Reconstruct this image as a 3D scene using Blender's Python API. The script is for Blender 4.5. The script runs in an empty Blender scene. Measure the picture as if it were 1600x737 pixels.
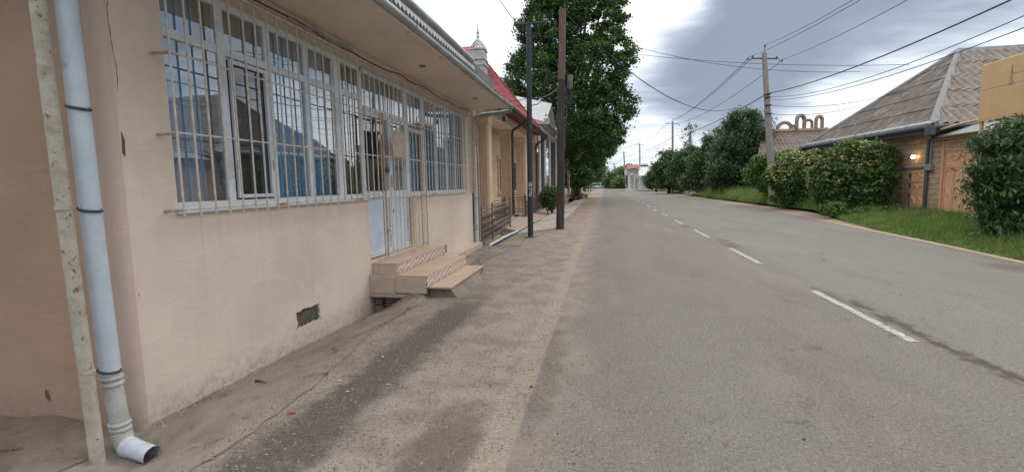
import bpy, math, random
import numpy as np
from mathutils import Vector
random.seed(7); rng = np.random.default_rng(7)
S = bpy.context.scene
COL = S.collection

# ---------------------------------------------------------------- camera
F_PX = 750.0; CX = 800.0; CY = 368.5; EYE = 1.6
_d = np.array([(945-CX)/F_PX, (288-CY)/F_PX, 1.0]); _d /= np.linalg.norm(_d)
_n = np.array([130.0, (145/F_PX*130.0+F_PX)*F_PX/80.5, F_PX]); _n /= np.linalg.norm(_n)
_Z = -_n; _X = np.cross(_d, _Z)
if _X[0] < 0: _X = -_X
RM = np.array([_X, _d, _Z])
def at(px, py, x=None, y=None, z=None):
    """point of the place seen at a photograph pixel, on the plane x=, y= or z="""
    r = RM @ np.array([(px-CX)/F_PX, (py-CY)/F_PX, 1.0])
    t = x/r[0] if x is not None else (y/r[1] if y is not None else (z-EYE)/r[2])
    return (float(r[0]*t), float(r[1]*t), float(r[2]*t+EYE))
cam_d = bpy.data.cameras.new('camera'); cam = bpy.data.objects.new('camera', cam_d); COL.objects.link(cam)
cam_d.sensor_width = 36.0; cam_d.lens = F_PX/1600*36; cam_d.clip_end = 3000; cam_d.clip_start = 0.05
from mathutils import Matrix
right, down, fwd = RM[:, 0], RM[:, 1], RM[:, 2]
m = Matrix(((right[0], -down[0], -fwd[0], 0), (right[1], -down[1], -fwd[1], 0), (right[2], -down[2], -fwd[2], EYE), (0, 0, 0, 1)))
cam.matrix_world = m
S.camera = cam

# ---------------------------------------------------------------- node helper
class NT:
    def __init__(s, nt): s.nt = nt; s.N = nt.nodes; s.L = nt.links
    def n(s, t, **k):
        o = s.N.new(t)
        for a, b in k.items(): setattr(o, a, b)
        return o
    def put(s, sock, v):
        if v is None: return
        if hasattr(v, 'is_output') or isinstance(v, bpy.types.NodeSocket): s.L.new(v, sock)
        else:
            if sock.type == 'RGBA' and not isinstance(v, (int, float)) and len(v) == 3: v = (*v, 1)
            sock.default_value = v
    def math(s, op, a, b=None, c=None, clamp=False):
        o = s.n('ShaderNodeMath', operation=op, use_clamp=clamp)
        for i, v in enumerate((a, b, c)):
            if v is not None: s.put(o.inputs[i], v)
        return o.outputs[0]
    def vmath(s, op, a, b=None, out=0):
        o = s.n('ShaderNodeVectorMath', operation=op)
        s.put(o.inputs[0], a)
        if b is not None: s.put(o.inputs[1], b)
        return o.outputs[out]
    def noise(s, vec, scale, detail=3, rough=.55, dist=0):
        o = s.n('ShaderNodeTexNoise'); s.put(o.inputs['Vector'], vec)
        o.inputs['Scale'].default_value = scale; o.inputs['Detail'].default_value = detail
        o.inputs['Roughness'].default_value = rough; o.inputs['Distortion'].default_value = dist
        return o.outputs['Fac']
    def voro(s, vec, scale, feature='F1', out='Distance'):
        o = s.n('ShaderNodeTexVoronoi', feature=feature); s.put(o.inputs['Vector'], vec); o.inputs['Scale'].default_value = scale
        return o.outputs[out]
    def step(s, v, a, b):     # smoothstep a..b -> 0..1
        o = s.n('ShaderNodeMapRange', interpolation_type='SMOOTHSTEP'); s.put(o.inputs[0], v)
        o.inputs[1].default_value = a; o.inputs[2].default_value = b
        return o.outputs[0]
    def mix(s, f, a, b, mode='MIX'):
        o = s.n('ShaderNodeMix', data_type='RGBA', blend_type=mode)
        s.put(o.inputs[0], f); s.put(o.inputs[6], a); s.put(o.inputs[7], b)
        return o.outputs[2]
    def scale(s, vec, v):
        o = s.n('ShaderNodeMapping'); s.put(o.inputs[0], vec); o.inputs['Scale'].default_value = v
        return o.outputs[0]
    def sep(s, vec):
        o = s.n('ShaderNodeSeparateXYZ'); s.put(o.inputs[0], vec); return o.outputs
    def comb(s, x, y, z):
        o = s.n('ShaderNodeCombineXYZ')
        for i, v in enumerate((x, y, z)): s.put(o.inputs[i], v)
        return o.outputs[0]

# ---------------------------------------------------------------- world: overcast sky with breaks
SUN_EL, SUN_AZ = 45, 30     # azimuth from +Y towards +X
W = bpy.data.worlds.new('World'); S.world = W; W.use_nodes = True
w = NT(W.node_tree); w.N.clear()
sky = w.n('ShaderNodeTexSky', sky_type='NISHITA', sun_disc=False)
sky.sun_elevation = math.radians(SUN_EL); sky.sun_rotation = math.radians(SUN_AZ); sky.dust_density = 2.0
bg_sky = w.n('ShaderNodeBackground'); bg_sky.inputs[1].default_value = 0.11
w.L.new(sky.outputs[0], bg_sky.inputs[0])
dirv = w.n('ShaderNodeTexCoord').outputs['Generated']
dx, dy, dz = w.sep(dirv)
dzc = w.math('MAXIMUM', dz, 0.0)
den = w.math('ADD', dzc, 0.16)
pl = w.comb(w.math('DIVIDE', dx, den), w.math('DIVIDE', dy, den), 0.0)
n1 = w.noise(w.scale(pl, (1.0, .75, 1)), 0.85, 7, .52, .35)
n2 = w.noise(w.scale(pl, (1.0, 2.1, 1)), 1.9, 6, .58, .2)
def lobe(px, py, width, amt):
    r = RM @ np.array([(px-CX)/F_PX, (py-CY)/F_PX, 1.0]); r /= np.linalg.norm(r)
    dt = w.vmath('DOT_PRODUCT', dirv, tuple(float(q) for q in r), out=1)
    return w.math('MULTIPLY', w.step(dt, math.cos(math.radians(width)), 1.0), amt)
base = w.math('ADD', w.math('MULTIPLY', n1, .75), w.math('MULTIPLY', n2, .5))
for L_ in [(730, 20, 13, .30), (1010, 10, 9, .38), (1100, -10, 6, .15), (1430, 150, 13, .32), (1330, 190, 10, .2), (1560, 120, 14, .25), (1120, 60, 11, -.22), (1280, 30, 17, -.30), (1060, 110, 7, -.10), (1500, 20, 12, -.16), (1060, 200, 10, .14), (590, -60, 14, -.1), (740, 110, 5, -.10), (1560, -60, 22, -.1)]:
    base = w.math('ADD', base, lobe(*L_))
ramp = w.n('ShaderNodeValToRGB'); w.L.new(base, ramp.inputs[0])
cr = ramp.color_ramp; cr.elements[0].position = .30; cr.elements[0].color = (.205, .245, .325, 1)
cr.elements[1].position = .98; cr.elements[1].color = (1.0, 1.0, 1.0, 1)
for p, c in [(.48, (.27, .315, .40, 1)), (.60, (.40, .455, .545, 1)), (.74, (.68, .73, .80, 1))]:
    e = cr.elements.new(p); e.color = c
# an overcast sky is brighter towards the zenith
lum = w.math('ADD', w.math('MULTIPLY', w.step(dzc, .35, .9), 1.9), 1.0)
bg_cl = w.n('ShaderNodeBackground'); w.L.new(w.mix(w.math('MULTIPLY', w.step(dzc, .34, .7), .8), ramp.outputs[0], (.60, .575, .54)), bg_cl.inputs[0]); w.L.new(lum, bg_cl.inputs[1])
mx = w.n('ShaderNodeMixShader'); mx.inputs[0].default_value = .95
w.L.new(bg_sky.outputs[0], mx.inputs[1]); w.L.new(bg_cl.outputs[0], mx.inputs[2])
wo = w.n('ShaderNodeOutputWorld'); w.L.new(mx.outputs[0], wo.inputs[0])

sd = bpy.data.lights.new('sun', 'SUN'); sun = bpy.data.objects.new('sun', sd); COL.objects.link(sun)
sd.energy = 0.9; sd.angle = math.radians(32); sd.color = (1, .93, .84)
az, el = math.radians(SUN_AZ), math.radians(SUN_EL)
tosun = Vector((math.sin(az)*math.cos(el), math.cos(az)*math.cos(el), math.sin(el)))
sun.rotation_euler = (-tosun).to_track_quat('-Z', 'Y').to_euler()
S.view_settings.view_transform = 'Standard'; S.view_settings.look = 'None'; S.view_settings.exposure = 0.47; S.view_settings.gamma = 1
S.cycles.max_bounces = 6; S.cycles.transparent_max_bounces = 12

# ---------------------------------------------------------------- materials
def newmat(name):
    mt = bpy.data.materials.new(name); mt.use_nodes = True
    t = NT(mt.node_tree); b = t.N['Principled BSDF']
    return mt, t, b
def bump(t, b, h, strength=.3, dist=.01):
    o = t.n('ShaderNodeBump'); o.inputs['Strength'].default_value = strength; o.inputs['Distance'].default_value = dist
    t.L.new(h, o.inputs['Height']); t.L.new(o.outputs[0], b.inputs['Normal'])
def M(name, c1, c2=None, rough=.8, ns=6, stretch=(1, 1, 1), metal=0, bmp=.2, bdist=.004, rnd=.0, spots=None, spec=.4, fine=40):
    """general weathered surface: c1->c2 by noise, per-object variation, optional (colour, scale, lo, hi) spots"""
    mt, t, b = newmat(name)
    c2 = c2 or tuple(v*.72 for v in c1)
    co = t.n('ShaderNodeTexCoord').outputs['Object']; oi = t.n('ShaderNodeObjectInfo')
    co = t.vmath('ADD', co, t.vmath('MULTIPLY', t.comb(oi.outputs['Random'], oi.outputs['Random'], oi.outputs['Random']), (37.0*(rnd > 0), 11.0*(rnd > 0), 5.0*(rnd > 0))))
    cs = t.scale(co, stretch)
    a = t.noise(cs, ns, 5, .6); f = t.noise(co, fine, 3, .6)
    fac = t.math('ADD', t.math('MULTIPLY', a, .75), t.math('MULTIPLY', f, .25))
    col = t.mix(t.step(fac, .36, .64), c1, c2)
    if spots:
        for (sc_, sn, lo, hi) in spots:
            col = t.mix(t.step(t.noise(cs, sn, 4, .65, .4), lo, hi), col, sc_)
    if rnd:
        v = t.math('ADD', t.math('MULTIPLY', oi.outputs['Random'], rnd), 1-rnd/2)
        col = t.mix(1.0, col, t.comb(v, v, v), 'MULTIPLY')
    t.put(b.inputs['Base Color'], col)
    b.inputs['Roughness'].default_value = rough; b.inputs['Metallic'].default_value = metal
    b.inputs['Specular IOR Level'].default_value = spec
    if bmp: bump(t, b, f, bmp, bdist)
    return mt

def plaster(name, c, stain):
    mt, t, b = newmat(name)
    co = t.n('ShaderNodeTexCoord').outputs['Object']; x, y, z = t.sep(t.n('ShaderNodeNewGeometry').outputs['Position'])
    big = t.noise(co, .9, 5, .6); mid = t.noise(co, 7, 4, .6); fine = t.noise(co, 90, 3, .7)
    streak = t.noise(t.scale(co, (3, 3, .35)), 2.2, 5, .65)
    col = t.mix(t.step(big, .35, .68), c, tuple(v*.86 for v in c))
    col = t.mix(t.math('MULTIPLY', t.step(streak, .52, .75), .35), col, tuple(v*.72 for v in c))
    low = t.math('MULTIPLY', t.step(t.math('ADD', z, t.math('MULTIPLY', t.math('SUBTRACT', .5, mid), .5)), .2, -.25), .35)
    col = t.mix(low, col, stain)
    col = t.mix(t.math('MULTIPLY', t.step(t.voro(co, 5.5), .028, .0), .35), col, tuple(v*.4 for v in c))
    col = t.mix(t.math('MULTIPLY', fine, .25), col, tuple(v*.75 for v in c))
    run = t.noise(t.scale(co, (9, 9, .5)), 1.6, 5, .7)
    sill = t.math('MULTIPLY', t.step(z, .75, 1.42), t.step(z, 1.56, 1.44))
    col = t.mix(t.math('MULTIPLY', t.math('MULTIPLY', sill, t.step(run, .54, .76)), .35), col, (.27, .20, .145))
    spl = t.math('MULTIPLY', t.step(z, .12, -.2), t.step(t.noise(co, 14, 5, .7), .46, .6))
    col = t.mix(t.math('MULTIPLY', spl, .38), col, (.22, .185, .15))
    pk = t.voro(co, 9); col = t.mix(t.math('MULTIPLY', t.step(pk, .045, .015), .6), col, (.20, .15, .11))
    trow = t.noise(t.scale(co, (1, 1, 2.2)), 3.2, 4, .6, 1.2)
    col = t.mix(t.math('MULTIPLY', t.step(trow, .55, .62), .14), col, tuple(min(1, v*1.2) for v in c))
    t.put(b.inputs['Base Color'], col); b.inputs['Roughness'].default_value = .92; b.inputs['Specular IOR Level'].default_value = .2
    h = t.math('ADD', t.math('MULTIPLY', fine, .35), t.math('ADD', t.math('MULTIPLY', mid, .8), t.math('MULTIPLY', trow, 2.0))); bump(t, b, h, .35, .006)
    return mt

MT = {}
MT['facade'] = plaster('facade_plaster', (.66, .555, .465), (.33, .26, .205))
MT['endwall_shaded'] = plaster('end_wall_plaster_shaded', (.37, .26, .185), (.24, .19, .15))  # browner plaster, darkened too: shade of the turned-away side put into the colour
MT['bead'] = plaster('corner_bead_plaster', (.55, .43, .36), (.30, .23, .19))
MT['soffit'] = plaster('soffit_paint', (.72, .61, .50), (.4, .33, .27))
MT['pvc_frame'] = M('white_window_plastic', (.66, .70, .74), (.52, .55, .58), .35, 5, bmp=.02)
MT['bars'] = M('painted_steel_bars', (.60, .55, .48), (.45, .40, .34), .5, 14, spots=[((.20, .11, .06), 30, .60, .72)], bmp=.1)
MT['bars_rust'] = M('rusty_bracket_steel', (.50, .39, .29), (.33, .21, .14), .6, 25, bmp=.2)
MT['door_panel'] = M('pale_blue_door_panel', (.56, .66, .76), (.48, .57, .66), .3, 4, bmp=.03)
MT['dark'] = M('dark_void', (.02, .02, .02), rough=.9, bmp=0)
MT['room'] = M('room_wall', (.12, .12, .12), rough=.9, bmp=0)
MT['curtain'] = M('blue_curtain', (.25, .48, .66), (.15, .31, .45), .9, 3, stretch=(8, 8, .3), bmp=0)
MT['curtain_g'] = M('grey_curtain', (.16, .18, .20), (.09, .105, .12), .9, 3, stretch=(8, 8, .3), bmp=0)
MT['cardboard'] = M('beige_sheet', (.42, .35, .27), (.32, .26, .20), .8, 9)
MT['galv'] = M('galvanised_gutter', (.36, .37, .38), (.22, .23, .24), .42, 5, stretch=(1, .6, 1), metal=.55, spots=[((.20, .14, .10), 9, .66, .78)])
MT['galv_trim'] = M('grey_trim', (.62, .61, .60), (.45, .44, .43), .6, 6)
MT['roof_sheet'] = M('grey_sheet', (.16, .17, .18), (.10, .105, .11), .6, 6)
MT['pvc_pipe'] = M('grey_plastic_pipe', (.50, .56, .62), (.42, .47, .52), .4, 3, spots=[((.33, .31, .28), 6, .62, .8)], bmp=.04)
MT['pvc_pipe2'] = M('dirty_plastic_pipe', (.44, .46, .45), (.33, .32, .29), .5, 5, bmp=.06)
MT['rust_pipe'] = M('cream_pipe_rusting', (.43, .41, .34), (.34, .31, .25), .55, 8, spots=[((.30, .24, .17), 7, .52, .70), ((.16, .08, .045), 30, .60, .66)], bmp=.15)
MT['strap'] = M('dark_tie', (.06, .06, .065), rough=.6)
MT['tile'] = M('peach_tile', (.50, .36, .27), (.43, .31, .24), .28, 5, rnd=.10, spots=[((.35, .28, .23), 5, .6, .8)], bmp=.05)
MT['tile_side'] = M('cream_tile', (.55, .45, .36), (.47, .39, .31), .35, 5, rnd=.10, spots=[((.36, .30, .25), 6, .58, .8)], bmp=.05)
MT['stone'] = M('rough_stone', (.30, .25, .21), (.19, .16, .13), .9, 9, rnd=.3, bmp=.5, bdist=.01)
def scallop_tile():
    mt, t, b = newmat('scallop_pattern_tile')
    co = t.n('ShaderNodeTexCoord').outputs['Object']; x, y, z = t.sep(co)
    # a wave of three petals repeats along each tile
    u = t.math('FRACT', t.math('MULTIPLY', y, 1/.29)); v = z
    d = t.math('SUBTRACT', t.math('MULTIPLY', u, .29), t.math('ADD', .09, t.math('MULTIPLY', v, .9)))
    r = t.math('POWER', t.math('ADD', t.math('POWER', d, 2.0), t.math('POWER', t.math('SUBTRACT', v, .02), 2.0)), .5)
    rings = t.math('SINE', t.math('MULTIPLY', t.math('ADD', r, t.math('MULTIPLY', t.noise(co, 6, 2), .06)), 52))
    col = t.mix(t.step(rings, .0, .6), (.60, .50, .42), (.26, .19, .165))
    col = t.mix(t.math('MULTIPLY', t.step(t.noise(co, 18, 4), .45, .7), .5), col, (.50, .45, .42))
    t.put(b.inputs['Base Color'], col); b.inputs['Roughness'].default_value = .3
    return mt
MT['tile_scallop'] = scallop_tile()
def glass(name, tint, refl, rough=.01, wav=.6):
    mt, t, b = newmat(name); t.N.remove(b)
    co = t.n('ShaderNodeTexCoord').outputs['Object']
    nrm = t.n('ShaderNodeBump'); nrm.inputs['Strength'].default_value = wav; nrm.inputs['Distance'].default_value = .004
    t.L.new(t.noise(co, 1.6, 2, .4), nrm.inputs['Height'])
    g = t.n('ShaderNodeBsdfGlossy'); g.inputs['Roughness'].default_value = rough; g.inputs['Color'].default_value = (.93, .97, 1, 1)
    t.L.new(nrm.outputs[0], g.inputs['Normal'])
    tr = t.n('ShaderNodeBsdfTransparent'); tr.inputs['Color'].default_value = (*tint, 1)
    df = t.n('ShaderNodeBsdfDiffuse'); df.inputs['Color'].default_value = (.30, .33, .35, 1)   # dust on the pane
    m0 = t.n('ShaderNodeMixShader'); m0.inputs[0].default_value = .06; t.L.new(tr.outputs[0], m0.inputs[1]); t.L.new(df.outputs[0], m0.inputs[2])
    fr = t.n('ShaderNodeFresnel'); fr.inputs['IOR'].default_value = 1.5
    f2 = t.math('MULTIPLY', t.math('ADD', t.math('MULTIPLY', fr.outputs[0], 1.3), refl, clamp=True), t.math('SUBTRACT', 1.0, t.n('ShaderNodeNewGeometry').outputs['Backfacing']))
    mx = t.n('ShaderNodeMixShader'); t.L.new(f2, mx.inputs[0]); t.L.new(m0.outputs[0], mx.inputs[1]); t.L.new(g.outputs[0], mx.inputs[2])
    t.L.new(mx.outputs[0], t.N['Material Output'].inputs[0])
    return mt
MT['glass'] = glass('window_glass', (.90, .96, 1.0), .23)
MT['glass_net'] = glass('window_glass_net', (.60, .62, .64), .08)
MT['glass_dark'] = glass('dark_glass', (.5, .55, .6), .08)
MT['crack'] = M('crack_shadow', (.10, .065, .045), (.16, .10, .07), .95, 20, bmp=0)

# ---------------------------------------------------------------- mesh building
K = 1.1      # the left-hand houses were surveyed on a reduced plan; this brings them to full size
def LEFT(p): return (p[0]*K, p[1]*K, (p[2]-EYE)*K+EYE)
def IDN(p): return tuple(p)
def worldloc(o):
    v = Vector((0, 0, 0))
    while o is not None: v += o.location; o = o.parent
    return v
class MB:
    def __init__(s, tf=IDN): s.v = []; s.f = []; s.tf = tf
    def box(s, x0, x1, y0, y1, z0, z1):
        if x0 > x1: x0, x1 = x1, x0
        if y0 > y1: y0, y1 = y1, y0
        if z0 > z1: z0, z1 = z1, z0
        n = len(s.v)
        s.v += [(x0, y0, z0), (x1, y0, z0), (x1, y1, z0), (x0, y1, z0), (x0, y0, z1), (x1, y0, z1), (x1, y1, z1), (x0, y1, z1)]
        s.f += [tuple(n+i for i in q) for q in ((0, 3, 2, 1), (4, 5, 6, 7), (0, 1, 5, 4), (1, 2, 6, 5), (2, 3, 7, 6), (3, 0, 4, 7))]
        return s
    def quad(s, *p):
        n = len(s.v); s.v += [tuple(q) for q in p]; s.f.append(tuple(range(n, n+len(p)))); return s
    def prism(s, poly, d):     # poly: 3D points, d: extrusion vector
        n = len(s.v); k = len(poly)
        s.v += [tuple(p) for p in poly] + [(p[0]+d[0], p[1]+d[1], p[2]+d[2]) for p in poly]
        s.f.append(tuple(n+i for i in reversed(range(k)))); s.f.append(tuple(n+k+i for i in range(k)))
        for i in range(k): j = (i+1) % k; s.f.append((n+i, n+j, n+k+j, n+k+i))
        return s
    def tube(s, pts, r, n=8, cap=True, squash=None):
        pts = [Vector(p) for p in pts]; k = len(pts)
        rs = r if isinstance(r, (list, tuple)) else [r]*k
        base = len(s.v); up = None
        for i, p in enumerate(pts):
            t = (pts[min(i+1, k-1)]-pts[max(i-1, 0)])
            if t.length < 1e-9: t = Vector((0, 0, 1))
            t.normalize()
            if up is None: up = Vector((1, 0, 0)) if abs(t.x) < .8 else Vector((0, 1, 0))
            a = t.cross(up)
            if a.length < 1e-6: a = t.orthogonal()
            a.normalize(); b = a.cross(t).normalized(); up = b
            for j in range(n):
                q = 2*math.pi*(j+.5)/n
                s.v.append(tuple(p + a*math.cos(q)*rs[i] + b*math.sin(q)*rs[i]))
        for i in range(k-1):
            for j in range(n):
                j2 = (j+1) % n
                s.f.append((base+i*n+j, base+i*n+j2, base+(i+1)*n+j2, base+(i+1)*n+j))
        if cap:
            s.f.append(tuple(base+j for j in reversed(range(n)))); s.f.append(tuple(base+(k-1)*n+j for j in range(n)))
        return s
    def lathe(s, c, prof, n=16):    # prof: (r, z) rising
        return s.tube([(c[0], c[1], c[2]+z) for r, z in prof], [max(r, .0005) for r, z in prof], n)
    def build(s, name, mat, parent=None, smooth=False, bevel=0, label=None, kind=None):
        me = bpy.data.meshes.new(name)
        off = worldloc(parent) if parent is not None else Vector((0, 0, 0))
        vs = [tuple(Vector(s.tf(p))-off) for p in s.v]
        me.from_pydata(vs, [], s.f); me.validate(); me.update()
        if isinstance(mat, str): mat = MT[mat]
        me.materials.append(mat)
        if smooth: me.polygons.foreach_set('use_smooth', [True]*len(me.polygons))
        o = bpy.data.objects.new(name, me); COL.objects.link(o)
        if parent is not None: o.parent = parent
        if bevel:
            bv = o.modifiers.new('bevel', 'BEVEL'); bv.width = bevel; bv.segments = 2; bv.limit_method = 'ANGLE'
        if label: o['label'] = label
        if kind: o['kind'] = kind
        if smooth and not bevel:
            try:
                me.set_sharp_from_angle(angle=math.radians(40))
            except Exception: pass
        return o
def tag(o, label=None, cat=None, group=None, kind=None):
    if label: o['label'] = label
    if cat: o['category'] = cat
    if group: o['group'] = group
    if kind: o['kind'] = kind
    return o
def empty(name, loc, label=None, cat=None, group=None):
    o = bpy.data.objects.new(name, None); o.location = loc; o.empty_display_size = .3; COL.objects.link(o)
    return tag(o, label, cat, group)
def share(src, name, loc, parent=None, rot=(0, 0, 0), scale=(1, 1, 1)):
    o = src.copy(); o.name = name; o.location = Vector(loc) - (worldloc(parent) if parent is not None else Vector((0, 0, 0)))
    o.rotation_euler = rot; o.scale = scale; o.parent = parent; COL.objects.link(o); return o
def rotz(p, a): return (p[0]*math.cos(a)-p[1]*math.sin(a), p[0]*math.sin(a)+p[1]*math.cos(a), p[2])

def fastmesh(name, V, nper, mat, parent=None, tint=None, kind=None):
    """V: (n, nper, 3) array of separate faces"""
    n = V.shape[0]; me = bpy.data.meshes.new(name)
    me.vertices.add(n*nper); me.vertices.foreach_set('co', V.reshape(-1).astype(np.float32))
    me.loops.add(n*nper); me.loops.foreach_set('vertex_index', np.arange(n*nper, dtype=np.int32))
    me.polygons.add(n); me.polygons.foreach_set('loop_start', np.arange(0, n*nper, nper, dtype=np.int32))
    me.polygons.foreach_set('loop_total', np.full(n, nper, dtype=np.int32))
    me.update()
    if tint is not None:
        a = me.attributes.new('tint', 'FLOAT', 'POINT'); a.data.foreach_set('value', np.repeat(tint, nper).astype(np.float32))
    me.materials.append(MT[mat] if isinstance(mat, str) else mat)
    o = bpy.data.objects.new(name, me); COL.objects.link(o)
    if parent is not None: o.parent = parent
    if kind: o['kind'] = kind
    return o

# ================================================================ GROUND
def lerp(a, b, t): return a+(b-a)*t
def interp(x, xs, ys): return float(np.interp(x, xs, ys))
def wall_base(y): return interp(y, [-3, 2.4, 4.7, 6.5, 8.6, 10.5, 12.3, 14, 30], [-.10, -.15, -.20, -.25, -.14, -.02, .03, .08, .10])
def left_edge(y): return interp(y, [-3, 2.6, 4.5, 7.3, 8.6, 10.5, 13, 40], [-2.28, -2.30, -2.48, -2.62, -2.55, -2.45, -2.30, -2.2])
def ground_soil():
    mt, t, b = newmat('soil_ground')
    co = t.n('ShaderNodeTexCoord').outputs['Object']
    a = t.noise(co, .35, 6, .6); f = t.noise(co, 22, 4, .7)
    col = t.mix(t.step(a, .4, .6), (.20, .16, .12), (.10, .12, .05))
    col = t.mix(t.math('MULTIPLY', f, .5), col, (.10, .08, .06))
    t.put(b.inputs['Base Color'], col); b.inputs['Roughness'].default_value = .95; bump(t, b, f, .6, .03)
    return mt
MT['soil'] = ground_soil()
tag(MB().quad((-1500, -300, -.42), (1500, -300, -.42), (1500, 2500, -.42), (-1500, 2500, -.42)).build('ground', 'soil'), kind='structure')

RE = [(-12, 6.6), (0, 7.25), (5, 7.5), (10.7, 7.86), (12.9, 8.1), (15.8, 8.35), (18.9, 8.6), (25, 9.1), (36, 9.4), (52, 9.4), (66, 9.5), (93, 9.8), (150, 10.2), (260, 10.5)]
def redge(y): return interp(y, [a for a, b in RE], [b for a, b in RE])
def road_mat():
    mt, t, b = newmat('worn_asphalt')
    co = t.n('ShaderNodeTexCoord').outputs['Object']; x, y, z = t.sep(co)
    big = t.noise(t.scale(co, (1, .25, 1)), .7, 5, .6); mid = t.noise(t.scale(co, (1, .5, 1)), 4, 5, .65)
    fine = t.noise(co, 75, 4, .75); agg = t.voro(co, 55); agg2 = t.voro(co, 24)
    wob = t.noise(co, 1.3, 6, .65, .5); wob2 = t.noise(co, 5, 6, .7, .3)
    # asphalt
    col = t.mix(t.step(big, .30, .70), (.148, .136, .125), (.126, .116, .106))
    col = t.mix(t.math('MULTIPLY', t.step(mid, .45, .75), .4), col, (.195, .180, .164))
    rl = t.step(x, 3.0, 3.4); col = t.mix(t.math('MULTIPLY', rl, .75), col, (.165, .158, .150))
    track = t.math('MULTIPLY', t.math('ADD', t.math('COSINE', t.math('MULTIPLY', t.math('SUBTRACT', x, .9), 3.6)), 1), .12)
    col = t.mix(track, col, (.16, .155, .15))
    col = t.mix(t.math('MULTIPLY', t.step(fine, .50, .70), .7), col, (.33, .31, .285))
    sp1 = t.noise(t.scale(co, (1, .8, 1)), 24, 3, .7); sp2 = t.noise(co, 42, 2, .6)
    col = t.mix(t.math('MULTIPLY', t.step(sp1, .45, .34), .5), col, (.075, .067, .06))
    col = t.mix(t.math('MULTIPLY', t.step(sp2, .45, .35), .55), col, (.085, .077, .07))
    col = t.mix(t.math('MULTIPLY', t.step(sp2, .58, .68), .4), col, (.34, .32, .30))
    col = t.mix(t.math('MULTIPLY', t.step(fine, .47, .30), .7), col, (.09, .085, .08))
    pit = t.math('MULTIPLY', t.step(agg2, .13, .05), t.step(wob2, .48, .62))
    col = t.mix(t.math('MULTIPLY', pit, .75), col, (.065, .06, .056))
    vc = t.voro(t.vmath('ADD', co, t.comb(t.math('MULTIPLY', wob2, .9), t.math('MULTIPLY', wob, 1.4), 0.0)), .42, 'DISTANCE_TO_EDGE')
    hair = t.math('MULTIPLY', t.step(vc, .0085, .002), t.step(wob, .50, .56))
    col = t.mix(t.math('MULTIPLY', hair, .6), col, (.06, .054, .05))
    col = t.mix(t.math('MULTIPLY', t.step(t.noise(t.scale(co, (1, .3, 1)), 1.1, 4, .6, .6), .50, .66), .28), col, (.10, .093, .087))
    col = t.mix(t.math('MULTIPLY', t.step(t.noise(t.scale(co, (1, .22, 1)), .8, 4, .6, .4), .52, .68), .25), col, (.24, .225, .205))
    # dusty margin on the left
    xw = t.math('ADD', x, t.math('MULTIPLY', t.math('SUBTRACT', wob, .5), 1.1))
    dirt = t.step(xw, -.05, -.75)
    pebb = t.noise(co, 34, 5, .8)
    dcol = t.mix(t.step(t.noise(co, 2.4, 6, .65), .40, .62), (.265, .228, .195), (.185, .155, .130))
    dcol = t.mix(t.math('MULTIPLY', t.step(pebb, .52, .66), .8), dcol, (.30, .27, .235))
    dcol = t.mix(t.math('MULTIPLY', t.step(pebb, .47, .36), .85), dcol, (.06, .05, .043))
    col = t.mix(dirt, col, dcol)
    # a band of old dark asphalt between the apron and the dust
    cx = t.math('ADD', t.math('MULTIPLY', y, .02), -1.98)
    dk = t.math('ABSOLUTE', t.math('SUBTRACT', t.math('ADD', x, t.math('MULTIPLY', t.math('SUBTRACT', wob2, .5), .5)), cx))
    dark = t.math('MULTIPLY', t.math('MULTIPLY', t.step(dk, .34, .14), t.step(y, 8.0, 5.5)), t.step(wob, .28, .44))
    col = t.mix(t.math('MULTIPLY', dark, .95), col, t.mix(t.step(pebb, .45, .66), (.075, .068, .062), (.14, .128, .118)))
    # damp patch against the old edge line
    d2 = t.vmath('LENGTH', t.vmath('MULTIPLY', t.vmath('SUBTRACT', co, (-.98, 2.5, 0.0)), (2.2, .62, 1.0)), out=1)
    col = t.mix(t.math('MULTIPLY', t.step(t.math('ADD', d2, t.math('MULTIPLY', wob2, .6)), .95, .62), .65), col, (.095, .080, .068))
    d3 = t.vmath('LENGTH', t.vmath('MULTIPLY', t.vmath('SUBTRACT', co, (-.55, 4.0, 0.0)), (3.4, .50, 1.0)), out=1)
    col = t.mix(t.math('MULTIPLY', t.math('MULTIPLY', t.step(t.math('ADD', d3, wob2), 1.35, .9), t.step(pebb, .42, .58)), .75), col, (.075, .066, .058))
    # faded sand-coloured edge line under dust
    sl = t.math('ABSOLUTE', t.math('SUBTRACT', t.math('ADD', x, t.math('MULTIPLY', t.math('SUBTRACT', wob2, .5), .06)), -.66))
    line = t.math('MULTIPLY', t.math('MULTIPLY', t.step(sl, .125, .085), t.step(y, 26, 8)), t.step(t.noise(co, 9, 5, .75), .30, .48))
    col = t.mix(t.math('MULTIPLY', line, t.math('ADD', .30, t.math('MULTIPLY', t.step(pebb, .42, .58), .5))), col, t.mix(t.step(pebb, .4, .6), (.27, .218, .17), (.33, .28, .225)))
    # brown dust drifts further on
    dr = t.math('MULTIPLY', t.math('MULTIPLY', t.step(y, 18, 26), t.step(y, 75, 40)), t.step(x, -.4, -1.0))
    col = t.mix(t.math('MULTIPLY', dr, t.step(wob, .40, .55)), col, (.20, .145, .105))
    # cracks and oil beside the centre line
    ck = t.math('ABSOLUTE', t.math('SUBTRACT', t.math('ADD', x, t.math('MULTIPLY', t.math('SUBTRACT', t.noise(co, 3.2, 6, .75), .5), .35)), 3.22))
    crack = t.math('MULTIPLY', t.math('MULTIPLY', t.step(ck, .12, .03), t.step(y, 7.7, 6.6)), t.step(t.noise(t.scale(co, (1, .4, 1)), 6, 3), .36, .48))
    col = t.mix(t.math('MULTIPLY', crack, .92), col, (.062, .050, .043))
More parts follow.
